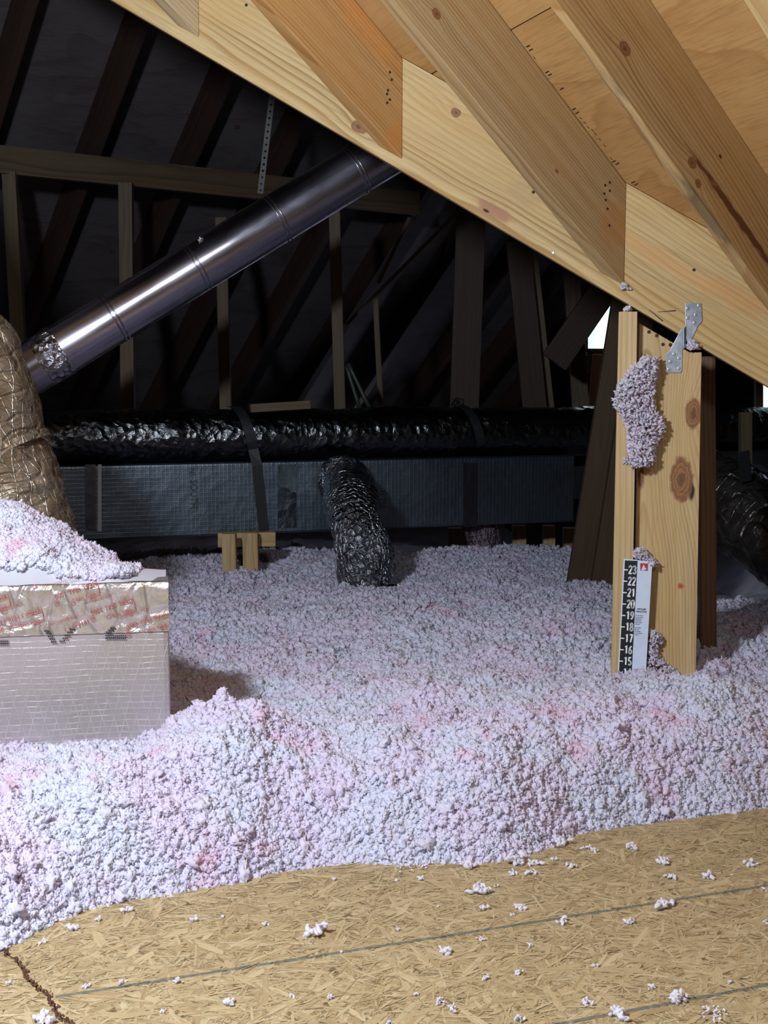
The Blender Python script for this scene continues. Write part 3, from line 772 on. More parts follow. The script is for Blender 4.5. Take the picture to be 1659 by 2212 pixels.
# ------------------------------------------------------------------ duct box at the left with its foil tape and print
bx_dir = Vector((0.985, 0.172, 0)).normalized(); bx_in = Vector((-0.172, 0.985, 0)).normalized()
cor = at(370, 1620, 2.20); cor = Vector((cor.x, cor.y, 0.20))
ztop = (at(366,1258,2.20)).z
Lb, Db = 0.9, 0.15
PD = 0.46
def bxp(u, v, z): return cor + bx_dir*(-u) + bx_in*v + Vector((0,0,z-0.20))
keep = ~((( (P[:,0]-cor.x)*bx_dir.x + (P[:,1]-cor.y)*bx_dir.y) < 0.002) & (((P[:,0]-cor.x)*bx_in.x + (P[:,1]-cor.y)*bx_in.y) > -0.002) & (((P[:,0]-cor.x)*bx_in.x + (P[:,1]-cor.y)*bx_in.y) < Db+0.01))
P, S = P[keep], S[keep]
add_points(ins, P, S)
md = ins.modifiers.new('granules', 'NODES'); md.node_group = granule_nodes('fluff_granules', F_near, 3, 0.0)

def box_foil():
    n = NT('foil_scrim_kraft_facing'); o = n.obj
    w = n.vmath('SUBTRACT', n.noise(o, scale=9, detail=3, color=True), (.5,.5,.5))
    o2 = n.vmath('ADD', o, n.vmath('MULTIPLY', w, (0.006, 0.006, 0.012)))
    X, Y, Z = n.sep(o2)[0:3]
    def fam(v, f, wd=0.09):
        l = n.math('ABSOLUTE', n.math('SUBTRACT', n.math('FRACT', n.math('MULTIPLY', v, f)), 0.5)); return n.smooth(l, 0.0, wd, 1.0, 0.0)
    fz = fam(Z, 95, 0.13)
    a = fam(n.math('ADD', X, n.math('MULTIPLY', Z, 0.28)), 50, 0.055)
    b = fam(n.math('SUBTRACT', X, n.math('MULTIPLY', Z, 0.28)), 50, 0.055)
    ab = n.math('MAXIMUM', a, b)
    jit = n.smooth(n.noise(o, scale=40, detail=2), 0.35, 0.65, 0.35, 1.0)
    th = n.math('MULTIPLY', ab, jit); hz = n.math('MULTIPLY', fz, n.math('MULTIPLY', jit, 0.6))
    wr = n.noise(n.mapping(o, scale=(3, 3, 14)), scale=4, detail=4, rough=0.6)
    h = n.math('ADD', n.math('MULTIPLY', wr, 0.9), n.math('ADD', n.math('MULTIPLY', th, 0.4), n.math('MULTIPLY', hz, 0.25)))
    col = n.mix(n.smooth(n.noise(o, scale=5, detail=3), .35, .7), lin((196,186,190)), lin((184,176,172)))
    col = n.mix(n.math('MULTIPLY', n.math('MAXIMUM', th, hz), 0.75), col, lin((240,238,242)))
    return n.fin(col, 0.36, 0.55, n.bump(h, 0.55, 0.0035))
M_fsk = box_foil()
box = empty('supply_duct_box', bxp(0.2,0.1,0.2), 'boxy silver foil duct board plenum half buried in insulation at the left', 'duct')
def grid_panel(name, fn, nu, nv, mat, parent, xdir, amp=0.0):
    V = []; 
    for i in range(nv+1):
        for j in range(nu+1): V.append(fn(j/nu, i/nv))
    F = [(i*(nu+1)+j, i*(nu+1)+j+1, (i+1)*(nu+1)+j+1, (i+1)*(nu+1)+j) for i in range(nv) for j in range(nu)]
    return mesh_obj(name, V, F, mat, frame_from(V[0], xdir), parent, smooth=True)
v8 = [bxp(0,0,.2), bxp(Lb,0,.2), bxp(Lb,Db,.2), bxp(0,Db,.2), bxp(0,0,ztop), bxp(Lb,0,ztop), bxp(Lb,Db,ztop), bxp(0,Db,ztop)]
body = mesh_obj('body', v8, [(0,1,2,3),(7,6,5,4),(0,4,5,1),(1,5,6,2),(2,6,7,3),(3,7,4,0)], M_fsk, frame_from(bxp(Lb/2,0,.4), bx_dir), box, bevel=0.010)
def tape_mat():
    n = NT('crinkled_foil_tape'); o = n.obj
    v = n.voronoi(n.mapping(o, scale=(1,1,0.6)), scale=22, feature='DISTANCE_TO_EDGE')
    r = n.noise(n.vmath('ADD', o, n.vmath('MULTIPLY', n.noise(o, scale=14, detail=2, color=True), (.05,.05,.05))), scale=26, detail=5, rough=0.6, dist=1.5)
    h = n.math('ADD', n.smooth(v, 0.0, 0.12), n.math('MULTIPLY', r, 1.6))
    col = n.mix(n.smooth(r, .35, .65), lin((200,192,182)), lin((222,214,214)))
    return n.fin(col, 0.28, 0.75, n.bump(h, 0.5, 0.004))
M_tape = tape_mat()
tape_h = (1368-1258)/FPX*2.20
rs = np.random.RandomState(4)
def tapefn(u, v):
    U = u*Lb; z = ztop + 0.002 - v*tape_h
    q = np.array([[U*1.0, z, 0.3]])
    d = 0.0022 + 0.0028*abs(float(fbm(q, 22, 3, 9)[0]))*min(1, v*6+0.2)
    if v < 0.04: d = 0.001
    return bxp(U, -d, z)
tape = grid_panel('foil_tape', tapefn, 120, 26, M_tape, box, bx_dir)
def tapetop(u, v): return bxp(u*Lb, -0.003+v*0.055, ztop+0.0022+0.0012*float(fbm(np.array([[u*Lb, v*.07, 1.0]]), 30, 2, 3)[0]))
tt = grid_panel('foil_tape', tapetop, 80, 8, M_tape, box, bx_dir)
# flap at the corner
M_redp = plain('red_tape_print', lin((168,84,84)), 0.6)
Fb = Matrix((bx_dir, Vector((0,0,1)), -bx_in)).transposed().to_4x4()
nbx = -bx_in
def boxp(px, py, k=0.006): return on_plane(px, py, bxp(0,0,.4) + nbx*k, nbx)
def boxtext(s, px, py, size, rot, mat=None, sx=0.9, bold=0.0):
    Mt = Fb @ Matrix.Rotation(math.radians(rot), 4, 'Z'); Mt.translation = boxp(px, py)
    text_mesh('print', s, Mt, size, mat or M_redp, tape, sx, bold, 0.0001)
def stamp(cx, cy, big, sub=True, off=0):
    r = 180+17
    boxtext('COLD TEMPERATURE', cx-38, cy-12, 0.0062, r)
    boxtext(big, cx-8, cy+5, 0.0118, r)
    boxtext('IDEAL TAPE', cx+12, cy+20, 0.0075, r)
    # flag-shaped frame
    a = [(cx+38,cy-3),(cx+43,cy+18)]
    for p, q in (((cx+12,cy+3),(cx+39,cy-5)), ((cx+39,cy-5),(cx+43,cy+14)), ((cx+43,cy+14),(cx+20,cy+24))):
        A, B = boxp(*p), boxp(*q); s = (B-A).normalized().cross(nbx)*0.0006
        mesh_obj('print', [A-s,B-s,B+s,A+s], [(0,1,2,3)], M_redp, parent=tape)
    ring(cx+28, cy+24, 7.5, 0.55)
    boxtext('®', cx-50, cy+33, 0.014, r)
def ring(px, py, r, sq=1.0):
    V = []; N_ = 20
    for k in range(N_):
        a = 2*math.pi*k/N_
        for rr in (r, r-1.4): V.append(boxp(px+rr*math.cos(a), py+rr*sq*math.sin(a)))
    mesh_obj('print', V, [(2*k,2*k+1,(2*k+3)%(2*N_),(2*k+2)%(2*N_)) for k in range(N_)], M_redp, parent=tape)
for cx, cy, t in ((172,1268,'IDEAL SEAL 2000'), (250,1303,'IDEAL SEAL 2000'), (52,1325,'181A-P • 181B-FX'), (326,1335,'IDEAL SEAL 2000'), (-20,1296,'181A-P • 181B-FX')):
    stamp(cx, cy, t)
for px, py in ((75,1268),(157,1302),(235,1332)):
    ring(px, py, 5.0)
boxtext('COLD TEMPERATURE', 138, 1338, 0.0062, 197); boxtext('181A-P • 1', 165, 1350, 0.0118, 197)
boxtext('04/2024', 32, 1350, 0.0075, 197)
# dotted black letters printed on the facing
M_dot = plain('black_facing_print', (0.02,0.02,0.03), 0.6)
def dots(px, py, n=3):
    for k in range(n):
        A = boxp(px+k*4.2, py, 0.0048); r = 0.0016
        V = [A + bx_dir*r*math.cos(a) + Vector((0,0,1))*r*1.0*math.sin(a) for a in [i*math.pi/4 for i in range(8)]]
        mesh_obj('print', V, [tuple(range(8))], M_dot, parent=body)
for k, (px, py) in enumerate(((97,1363),(101,1368),(105,1375),(109,1381),(112,1387))): dots(px, py, 3)
for px, py in ((152,1360),(147,1366),(142,1373),(137,1379),(130,1385)): dots(px, py, 3)
for px, py in ((240,1357),(236,1362),(231,1367)): dots(px, py, 3)
for py in (1373,1379): dots(229, py, 11)
for py in (1385,1391): dots(0, py, 5)

# pile on the box
def pile_h(u, v):   # u: metres left of the corner, v: metres back; height above the box top
    prof = np.interp(u, [0.0, 0.02, 0.07, 0.12, 0.17, 0.21, 0.26, 0.32, 0.6, 0.9], [-0.002, 0.0, 0.005, 0.020, 0.050, 0.085, 0.112, 0.125, 0.128, 0.12])
    r = np.sqrt(np.clip(1-((v-0.20)/0.20)**2, 0, 1))
    front = prof*r
    back = np.interp(v, [0.0, 0.20, 0.30, PD], [1, 1, 0.4, -0.6])*prof - np.clip(v-0.22, 0, 1)*0.9
    h = np.where(v < 0.20, front, np.minimum(prof, back))
    # behind the narrow box the heap falls away quickly near its right end
    fall = np.clip((v-Db)/0.05, 0, 1)*np.clip((0.10-u)/0.10, 0, 1)
    return h - 0.4*fall
nu, nv = 150, 90
uu, vv_ = np.meshgrid(np.linspace(0.004, Lb, nu), np.linspace(0.0, PD, nv)); uu, vv_ = uu.ravel(), vv_.ravel()
hz = pile_h(uu, vv_); pp = np.stack([uu, vv_, hz], 1)
hz = hz + (hz > 0.004)*(0.010*fbm(pp, 22, 3, 44))
base = np.array(bxp(0,0,ztop))[None]; bd = np.array(bx_dir); bi = np.array(bx_in)
PV = base - uu[:,None]*bd + vv_[:,None]*bi; PV[:,2] += np.where(vv_ < Db+0.005, np.maximum(hz, -0.001), np.maximum(hz, -0.33)) + 0.002
i = np.arange(nv-1)[:,None]*nu + np.arange(nu-1)[None,:]
pile = np_mesh('insulation_pile', PV, np.stack([i, i+1, i+nu+1, i+nu], -1).reshape(-1,4), F_near, Matrix.Identity(4))
tag(pile, 'heap of pinkish white insulation lying on top of the foil duct box', 'insulation', kind='stuff')
rs = np.random.RandomState(12); n = 60000
u = rs.rand(n)*Lb*0.75+0.01; v = rs.rand(n)*(PD-.02)+0.006; h = pile_h(u, v)
k = (h > 0.003) | ((v > Db+0.01) & (h > -0.3)); u, v, h = u[k], v[k], h[k]
pp = np.stack([u, v, h], 1); h = h + 0.010*fbm(pp, 22, 3, 44) + rs.rand(len(u))*0.006
Q = base - u[:,None]*bd + v[:,None]*bi; Q[:,2] += h + 0.002
add_points(pile, Q, 0.0046*(0.45+rs.rand(len(Q))**2*1.1))
md = pile.modifiers.new('granules', 'NODES'); md.node_group = bpy.data.node_groups['fluff_granules']

# ------------------------------------------------------------------ clumps clinging to the post and beam
def blob_points(outline_rows, n, off, depth, seed):
    """rows: (py, xleft, xright); uniform points in the outline on the post face, with thickness"""
    rs = np.random.RandomState(seed); out = []
    ys = [r[0] for r in outline_rows]; xl = [r[1] for r in outline_rows]; xr = [r[2] for r in outline_rows]
    while len(out) < n:
        y = rs.uniform(ys[0], ys[-1]); a, b = np.interp(y, ys, xl), np.interp(y, ys, xr)
        x = rs.uniform(a, b); m = min(x-a, b-x)/max(1, (b-a)/2); e = math.sqrt(max(0.02, 1-(1-m)**2))
        out.append(beam_pt(x, y, off + rs.rand()*depth*e)[:])
    return np.array(out)
def clump(rows, n, off, depth, size, seed, label):
    P_ = blob_points(rows, n, off, depth, seed); rs = np.random.RandomState(seed+1)
    return scatter('insulation_clump', P_, size*(0.35+1.1*rs.rand(len(P_))**1.5), F_clump, 2, seed, (1.3,0.7,0.6), 0.75, label, 'insulation')
clump([(772,1388,1418),(790,1370,1422),(815,1345,1420),(830,1336,1416),(860,1326,1412),(880,1328,1414),(905,1345,1432),(925,1352,1438),(950,1356,1425),(975,1358,1412),(995,1345,1416),(1008,1370,1402)],
      2600, OFF-0.004, 0.030, 0.0048, 71, 'ragged vertical clump of pink insulation stuck high on the post')
clump([(1184,1372,1390),(1195,1366,1402),(1205,1364,1410),(1216,1404,1418),(1222,1408,1416)], 380, OFF-0.02, 0.030, 0.0045, 72, 'small insulation clump sitting on top of the depth ruler')
clump([(1362,1403,1418),(1375,1402,1428),(1390,1400,1432),(1402,1400,1420),(1420,1400,1425),(1440,1398,1450),(1462,1392,1480)], 700, 0.003, 0.030, 0.0045, 73, 'insulation clump caught between the lower ruler edge and the post')
clump([(736,1488,1500),(745,1484,1510),(754,1484,1507)], 160, 0.004, 0.02, 0.004, 74, 'tiny insulation clump beside the steel tie on top of the post')
clump([(664,1354,1362),(670,1344,1366)], 60, 0.006, 0.02, 0.0035, 75, 'tiny insulation clump on top of the narrow stud')
clump([(612,1343,1352),(624,1340,1362)], 60, 0.003, 0.012, 0.0035, 76, 'tiny insulation clump at the lower tip of the middle jack rafter')

# ------------------------------------------------------------------ OSB deck panels
def osb_mat():
    n = NT('oriented_strand_board'); at_ = n.t.nodes.new('ShaderNodeAttribute'); at_.attribute_name = 'strand'
    uvn = n.t.nodes.new('ShaderNodeUVMap'); uvn.uv_map = 'UVMap'
    r = n.sep(at_.outputs['Color'])
    g = n.noise(n.mapping(uvn.outputs[0], scale=(10, 420, 1)), scale=1.0, detail=3, rough=0.65)
    g2 = n.noise(n.mapping(uvn.outputs[0], scale=(25, 160, 1)), scale=1.0, detail=2)
    base = n.ramp(r[0], [(0.0, lin((154,135,102))), (0.3, lin((168,150,115))), (0.6, lin((176,159,123))), (0.85, lin((188,172,138))), (1.0, lin((160,139,103)))])
    col = n.mix(n.smooth(g, .35, .75, 0, 0.5), base, lin((160,128,82)))
    col = n.mix(n.smooth(g2, .57, .72, 0, 0.7), col, lin((112,86,54)))
    col = n.mix(n.smooth(n.noise(n.mapping(n.obj, scale=(1,2.2,1)), scale=28, detail=4, rough=0.7), .60, .70, 0, 0.5), col, lin((104,80,52)))
    col = n.mix(n.smooth(r[1], 0.955, 0.96, 0, 0.5), col, lin((120,98,70)))
    # printed guide lines across the panel (local Y is square to the long edge)
    Y = n.sep(n.obj)[1]
    Yj = n.math('ADD', Y, n.math('MULTIPLY', n.math('SUBTRACT', n.noise(n.obj, scale=300, detail=2), .5), 0.0035))
    m = None
    for y0 in LINES:
        q = n.smooth(n.math('ABSOLUTE', n.math('SUBTRACT', Yj, y0)), 0.0030, 0.0042, 1.0, 0.0); m = q if m is None else n.math('MAXIMUM', m, q)
    X = n.sep(n.obj)[0]; m = n.math('MULTIPLY', m, n.math('GREATER_THAN', X, LX0))
    m = n.math('MULTIPLY', m, n.smooth(n.noise(n.obj, scale=120, detail=3), 0.25, 0.5, 0.45, 0.85))
    col = n.mix(m, col, lin((92,98,92)))
    h = n.math('ADD', g, n.math('MULTIPLY', n.noise(n.obj, scale=90, detail=3), 0.8))
    return n.fin(col, 0.6, 0, n.bump(h, 0.5, 0.002), Specular_IOR_Level=0.3)
OM = frame_from(Vector((eL.x, eL.y, DECK)), ed)       # local x along edge, y away (left-hand)
def oloc(P): return OM.inverted() @ P
l1a, l1b = oloc(on_z(120,2155,DECK)), oloc(on_z(1659,1912,DECK)); l2a, l2b = oloc(on_z(1225,2212,DECK)), oloc(on_z(1659,2125,DECK))
LINES = ((l1a.y+l1b.y)/2, (l2a.y+l2b.y)/2); LX0 = -10
s0, s1 = oloc(on_z(0,2040,DECK)), oloc(on_z(150,2212,DECK))
print('osb', l1a, l1b, l2a, l2b, s0, s1)
LX0 = l1a.x
M_osb = osb_mat()
def seam_x(y, side=0):
    t = (y - s0.y)/(s1.y - s0.y); return s0.x + (s1.x-s0.x)*t + side*0.0018 + 0.0025*math.sin(y*61)+0.0015*math.sin(y*173)
def osb_panel(x0f, x1f, y0, y1, count, seed, label):
    rs = random.Random(seed); V = []; F = []; colr = []; uv = []
    ny = 60
    ys = [y0+(y1-y0)*i/ny for i in range(ny+1)]
    # slab
    for yy in ys: V += [(x0f(yy), yy, -0.0006), (x1f(yy), yy, -0.0006), (x0f(yy), yy, -0.018), (x1f(yy), yy, -0.018)]
    for i in range(ny):
        a, b = 4*i, 4*(i+1); F += [(a,a+1,b+1,b),(a+2,b+2,b+3,a+3),(a,b,b+2,a+2),(a+1,a+3,b+3,b+1)]
    F += [(0,2,3,1),(4*ny,4*ny+1,4*ny+3,4*ny+2)]
    nb = len(F); fc = [(0.05,0.0)]*nb; fu = [None]*nb
    for k in range(count):
        yy = rs.uniform(y0, y1); xa, xb = x0f(yy), x1f(yy); xx = rs.uniform(xa, xb)
        L_ = rs.uniform(0.012, 0.075); w = rs.uniform(0.0015, 0.004+0.013*rs.random()**2)
        ang = rs.gauss(0.0, 0.8) if rs.random() < 0.7 else rs.uniform(0, math.pi)
        c, s = math.cos(ang), math.sin(ang); z = -0.0005 + 0.0009*rs.random()
        tl = rs.uniform(-0.004, 0.004); tw = rs.uniform(-0.012, 0.012)
        P_ = [(-L_/2, rs.uniform(-.3,.3)*w), (-L_/2+rs.uniform(.005,.015), -w/2), (L_/2-rs.uniform(.005,.015), -w/2*rs.uniform(.6,1)), (L_/2, rs.uniform(-.3,.3)*w), (L_/2-rs.uniform(.005,.02), w/2), (-L_/2+rs.uniform(.004,.02), w/2*rs.uniform(.6,1))]
        pts = []; bad = False
        for (a, b) in P_:
            X_, Y_ = xx+a*c-b*s, yy+a*s+b*c
            if Y_ < y0 or Y_ > y1: Y_ = min(max(Y_, y0), y1)
            X_ = min(max(X_, x0f(Y_)), x1f(Y_)); pts.append((X_, Y_, z + a*tl + b*tw))
        i0 = len(V); V += pts; F.append(tuple(range(i0, i0+6))); fc.append((rs.random(), rs.random()))
        o1, o2 = rs.uniform(0, 9), rs.uniform(0, 9); fu.append([(a+o1, b+o2) for a, b in P_])
    me = bpy.data.meshes.new('osb_panel'); me.from_pydata(V, [], F); me.update()
    ca = me.color_attributes.new('strand', 'FLOAT_COLOR', 'CORNER'); ul = me.uv_layers.new(name='UVMap')
    for p in me.polygons:
        for j, li in enumerate(p.loop_indices):
            a, b = fc[p.index]; ca.data[li].color = (a, b, 0, 1)
            co = me.vertices[me.loops[li].vertex_index].co
            ul.data[li].uv = fu[p.index][j] if fu[p.index] else (co.x, co.y)
    me.materials.append(M_osb)
    o = bpy.data.objects.new('osb_panel', me); link(o, OM); return tag(o, label, 'floor panel')
osb_panel(lambda y: seam_x(y, 1), lambda y: 1.75, -1.1, 0.0, 42000, 3, 'large OSB walking deck panel with dark printed guide lines')
osb_panel(lambda y: -1.0, lambda y: seam_x(y, -1), -1.1, 0.0, 13000, 4, 'neighbouring OSB deck panel beyond the jagged seam at lower left')
# dark resin drips along the seam
M_dirt = plain('dark_seam_debris', lin((84,48,34)), 0.8)
V = []; F = []
rs_ = random.Random(9)
for k in range(260):
    y = s0.y + (s1.y-s0.y)*rs_.uniform(-0.1, 1.3); x = seam_x(y) + rs_.gauss(0, 0.0022); r = rs_.uniform(.0008, .0030)
    i0 = len(V); a0 = rs_.random()*6
    V += [OM @ Vector((x+r*math.cos(a0+a)*rs_.uniform(.5,1), y+r*1.8*math.sin(a0+a)*rs_.uniform(.5,1), 0.0012)) for a in (0,1.25,2.5,3.8,5.0)]
    V.append(OM @ Vector((x, y, 0.0030))); F += [(i0+j, i0+(j+1) % 5, i0+5) for j in range(5)]
o = mesh_obj('wood_debris', V, F, M_dirt); tag(o, 'dark crumbly wood debris lying along the deck seam', 'debris', kind='stuff')

# ------------------------------------------------------------------ loose tufts on the deck
TU = [(897,1868,85),(1215,1822,45),(1282,1836,22),(1262,1832,14),(1012,1871,38),(1110,1862,48),(1157,1865,30),(1200,1855,18),(1162,1837,16),(1235,1872,22),(1365,1831,28),(1432,1862,30),(1622,1867,28),(1105,1886,20),(1147,1887,26),(1450,1895,26),(1530,1895,30),(1582,1889,9),(1032,1925,48),(1072,1914,12),(1045,1962,22),(1122,1960,28),(1106,1975,10),(1432,1957,45),(1215,1991,24),(1362,1992,22),(1037,2029,18),(1147,2041,14),(961,2057,30),(861,2005,14),(910,1897,20),(856,1900,12),(945,1957,10),(1052,2111,20),(1119,2101,22),(900,2147,16),(950,2164,24),(974,2181,24),(1267,2165,26),(1340,2192,46),(1120,2200,24),(1287,2085,14),(1577,2121,12),(1545,2190,70),(1465,2157,40),(1410,2132,18),(1654,1991,12),(1650,1920,14),(842,2208,16),(211,1986,18),(94,2033,18),(155,2006,28),(22,2123,20),(92,2206,44),(185,2132,20),(264,2122,22),(386,2121,22),(355,2182,16),(492,2166,30),(635,2150,16),(716,2153,16),(682,2015,48),(573,1996,18),(277,1966,25),(420,1987,22),(480,1980,12),(720,1898,10),(737,2056,8)]
SPEC = {(897,1868):'long white streak of loose insulation on the deck touching the insulation edge', (1215,1822):'fluffy white tuft just off the insulation edge, right of centre',
 (1110,1862):'wide flat loose tuft on the deck in the scattered cluster near the insulation edge', (1012,1871):'faint flat tuft between the long streak and the scattered cluster', (1032,1925):'row of three little white clots on the deck above the long guide line',
 (1432,1957):'round fluffy tuft resting on the long guide line at the right', (682,2015):'elongated smooth white tuft lying above the long guide line left of centre',
 (1340,2192):'two lobed bright tuft standing at the lower guide line', (1545,2190):'thin scattered smear of fibres at the lower right corner below the guide line', (1465,2157):'broken tuft lying across the lower guide line',
 (92,2206):'white tuft cut off by the bottom edge at the far left', (155,2006):'ball of insulation at the tip of the spilled heap at left', (974,2181):'narrow upright oblong tuft near the bottom edge',
 (386,2121):'roundish tuft touching the long guide line at left', (1122,1960):'slanted comma shaped tuft above the guide line right of centre', (492,2166):'flat oblong tuft left of centre near the bottom edge'}
for k, (px, py, w) in enumerate(TU):
    p = on_z(px, py, DECK+0.002); r = w/FPX*p.y/2; rs = np.random.RandomState(100+k)
    n = max(3, int(w*0.45)); ang = rs.rand()*0.8-0.4
    L_ = rs.normal(size=(n,3))*np.array([r*0.48, r*0.42 if w != 24 else r, 0])
    L_ = np.clip(L_, -r, r)
    X_ = p.x + L_[:,0]*math.cos(ang) - L_[:,1]*math.sin(ang); Y_ = p.y + L_[:,0]*math.sin(ang)*1.0 + L_[:,1]
    sz = max(0.0026, min(0.0062, r*0.5)); 
    if w >= 70: sz = 0.0026; n = n*1
    Z_ = DECK + sz*0.45 + np.abs(rs.normal(size=n))*min(r*0.25, 0.004)
    spec = SPEC.get((px, py))
    if spec: lab, grp = spec, 'large loose tufts on the deck'
    else:
        y_l = oloc(p).y
        row = 'behind the long deck guide line' if y_l > LINES[0] else ('between the two deck guide lines' if y_l > LINES[1]-0.01 else 'before the lower deck guide line')
        side = 'left half' if px < 830 else 'right half'
        lab = f'small loose insulation tuft {row}, {side}'; grp = f'loose tufts {row}, {side}'
    scatter('insulation_tuft', np.stack([X_, Y_, Z_], 1), sz*(0.6+rs.rand(n)*0.7), F_tuft, 2, 200+k, (1.4,0.8,0.7), 0.4, lab, 'insulation', grp)

# ------------------------------------------------------------------ round metal pipe
def tube(name, A, B, r0, r1, mat, parent=None, nseg=40, nlen=40, disp=None, caps=True, label=None, cat=None, ribs=None):
    d = (B-A); L_ = d.length; M = frame_from(A, d); V = []
    for i in range(nlen+1):
        t = i/nlen; r = r0 + (r1-r0)*t
        for j in range(nseg):
            a = 2*math.pi*j/nseg; rr = r
            if disp: rr = r + disp(t*L_, a, r)
            V.append(Vector((t*L_, rr*math.cos(a), rr*math.sin(a))))
    F = [(i*nseg+j, i*nseg+(j+1) % nseg, (i+1)*nseg+(j+1) % nseg, (i+1)*nseg+j) for i in range(nlen) for j in range(nseg)]
    if caps: F += [tuple(range(nseg)), tuple(range(nlen*nseg, (nlen+1)*nseg))]
    o = mesh_obj(name, V, F, mat, M, parent, smooth=True, world=False)
    return o
def pipe_mat():
    n = NT('brushed_galvanised_pipe'); o = n.obj
    s = n.noise(n.mapping(o, scale=(1.2, 90, 90)), scale=1.5, detail=4, rough=0.6)
    b = n.noise(n.mapping(o, scale=(1,3,3)), scale=4, detail=3)
    col = n.mix(n.smooth(s, .3, .7), (0.46,0.44,0.52), (0.60,0.57,0.66))
    return n.fin(col, n.smooth(b, .3, .7, 0.20, 0.32), 1.0, n.bump(s, 0.10, 0.0006), Anisotropic=0.3)
M_pipe = pipe_mat()
pA0, pA1 = at(68,795,3.70), at(800,350,3.95)
pdv = pA1 - pA0
pA, pB = pA0 - pdv*0.45, pA0 + pdv*1.35
rP = 0.5*108/FPX*3.8
pipe = tube('metal_pipe', pA, pB, rP, rP, M_pipe, None, 96, 60)
tag(pipe, 'shiny round galvanised metal pipe slanting up behind the beam', 'pipe')
def pring(name, t, wd, extra, mat, nl=8, disp=None):
    a = pA0 + pdv*t; e = pdv.normalized()*wd
    return tube(name, a-e/2, a+e/2, rP+extra, rP+extra, mat, pipe, 96, nl, disp, caps=False)
for px in (765, 590, 415, 240):
    t = (px-68)/732
    for dx in (-0.006, 0.006):
        pring('crimp', t + dx/pdv.length, 0.005, 0.0, M_pipe, 6, lambda s, a, r: 0.0022*math.sin(math.pi*min(1, max(0, s/0.005))))
M_crk = foil('crumpled_pipe_tape', (0.62,0.62,0.70), 0.22, 45, 0.9, 0.008)
pring('foil_tape', 0.055, 0.075, 0.0018, M_crk, 14, lambda s, a, r: 0.0012*float(noise3(np.array([[s*90, a*9, 1.0]]), 5)[0]))
q = at(430, 516, 3.79)
dirp = pdv.normalized(); tt_ = (q-pA0).dot(dirp); ax = pA0 + dirp*tt_; uu_ = dirp.cross(Vector((0,1,0))).normalized(); uu_ = -uu_ if uu_.z < 0 else uu_; uc_ = dirp.cross(uu_); uc_ = -uc_ if uc_.y > 0 else uc_; q = ax + (uu_*.72+uc_*.69)*(rP+0.003)
scatter('insulation_tuft', np.array([q[:], (q+Vector((.004,0,.002)))[:], (q+Vector((-.003,0,-.003)))[:]]), np.array([.006,.005,.005]), F_tuft, 2, 900, label='single white speck of insulation stuck on the metal pipe', cat='insulation')

# ------------------------------------------------------------------ foil-wrapped flexible duct rising from the box
def flex_mat(name, col1, col2, rough=0.3, metal=0.85, net=45, crink=30, strength=0.8, st=(1,1,1), netc=(.8,.78,.74)):
    n = NT(name); o = n.obj
    w = n.vmath('SUBTRACT', n.noise(o, scale=12, detail=3, color=True), (.5,.5,.5))
    o2 = n.mapping(n.vmath('ADD', o, n.vmath('MULTIPLY', w, (.02,.02,.02))), scale=st)
    uvn = n.t.nodes.new('ShaderNodeUVMap'); uv = n.sep(n.vmath('ADD', uvn.outputs[0], n.vmath('MULTIPLY', w, (.02,.02,0))))
    def fam(v, f, wd): 
        l = n.math('ABSOLUTE', n.math('SUBTRACT', n.math('FRACT', n.math('MULTIPLY', v, f)), 0.5)); return n.smooth(l, 0.0, wd, 1.0, 0.0)
    u, v = uv[0], uv[1]
    nets = n.math('MAXIMUM', fam(u, net, .07), n.math('MAXIMUM', fam(n.math('ADD', v, n.math('MULTIPLY', u, .3)), net*.6, .05), fam(n.math('SUBTRACT', v, n.math('MULTIPLY', u, .3)), net*.6, .05)))
    h1 = n.noise(o2, scale=crink, detail=5, rough=0.62, dist=1.4)
    h2 = n.voronoi(o2, scale=crink*0.9, feature='DISTANCE_TO_EDGE')
    h = n.math('ADD', n.math('MULTIPLY', h1, 1.6), n.math('ADD', n.smooth(h2, 0, .15), n.math('MULTIPLY', nets, .35)))
    c = n.mix(n.smooth(n.noise(o, scale=14, detail=4), .35, .65), col1, col2)
    c = n.mix(n.math('MULTIPLY', nets, .6), c, netc)
    return n.fin(c, rough, metal, n.bump(h, strength, 0.006))
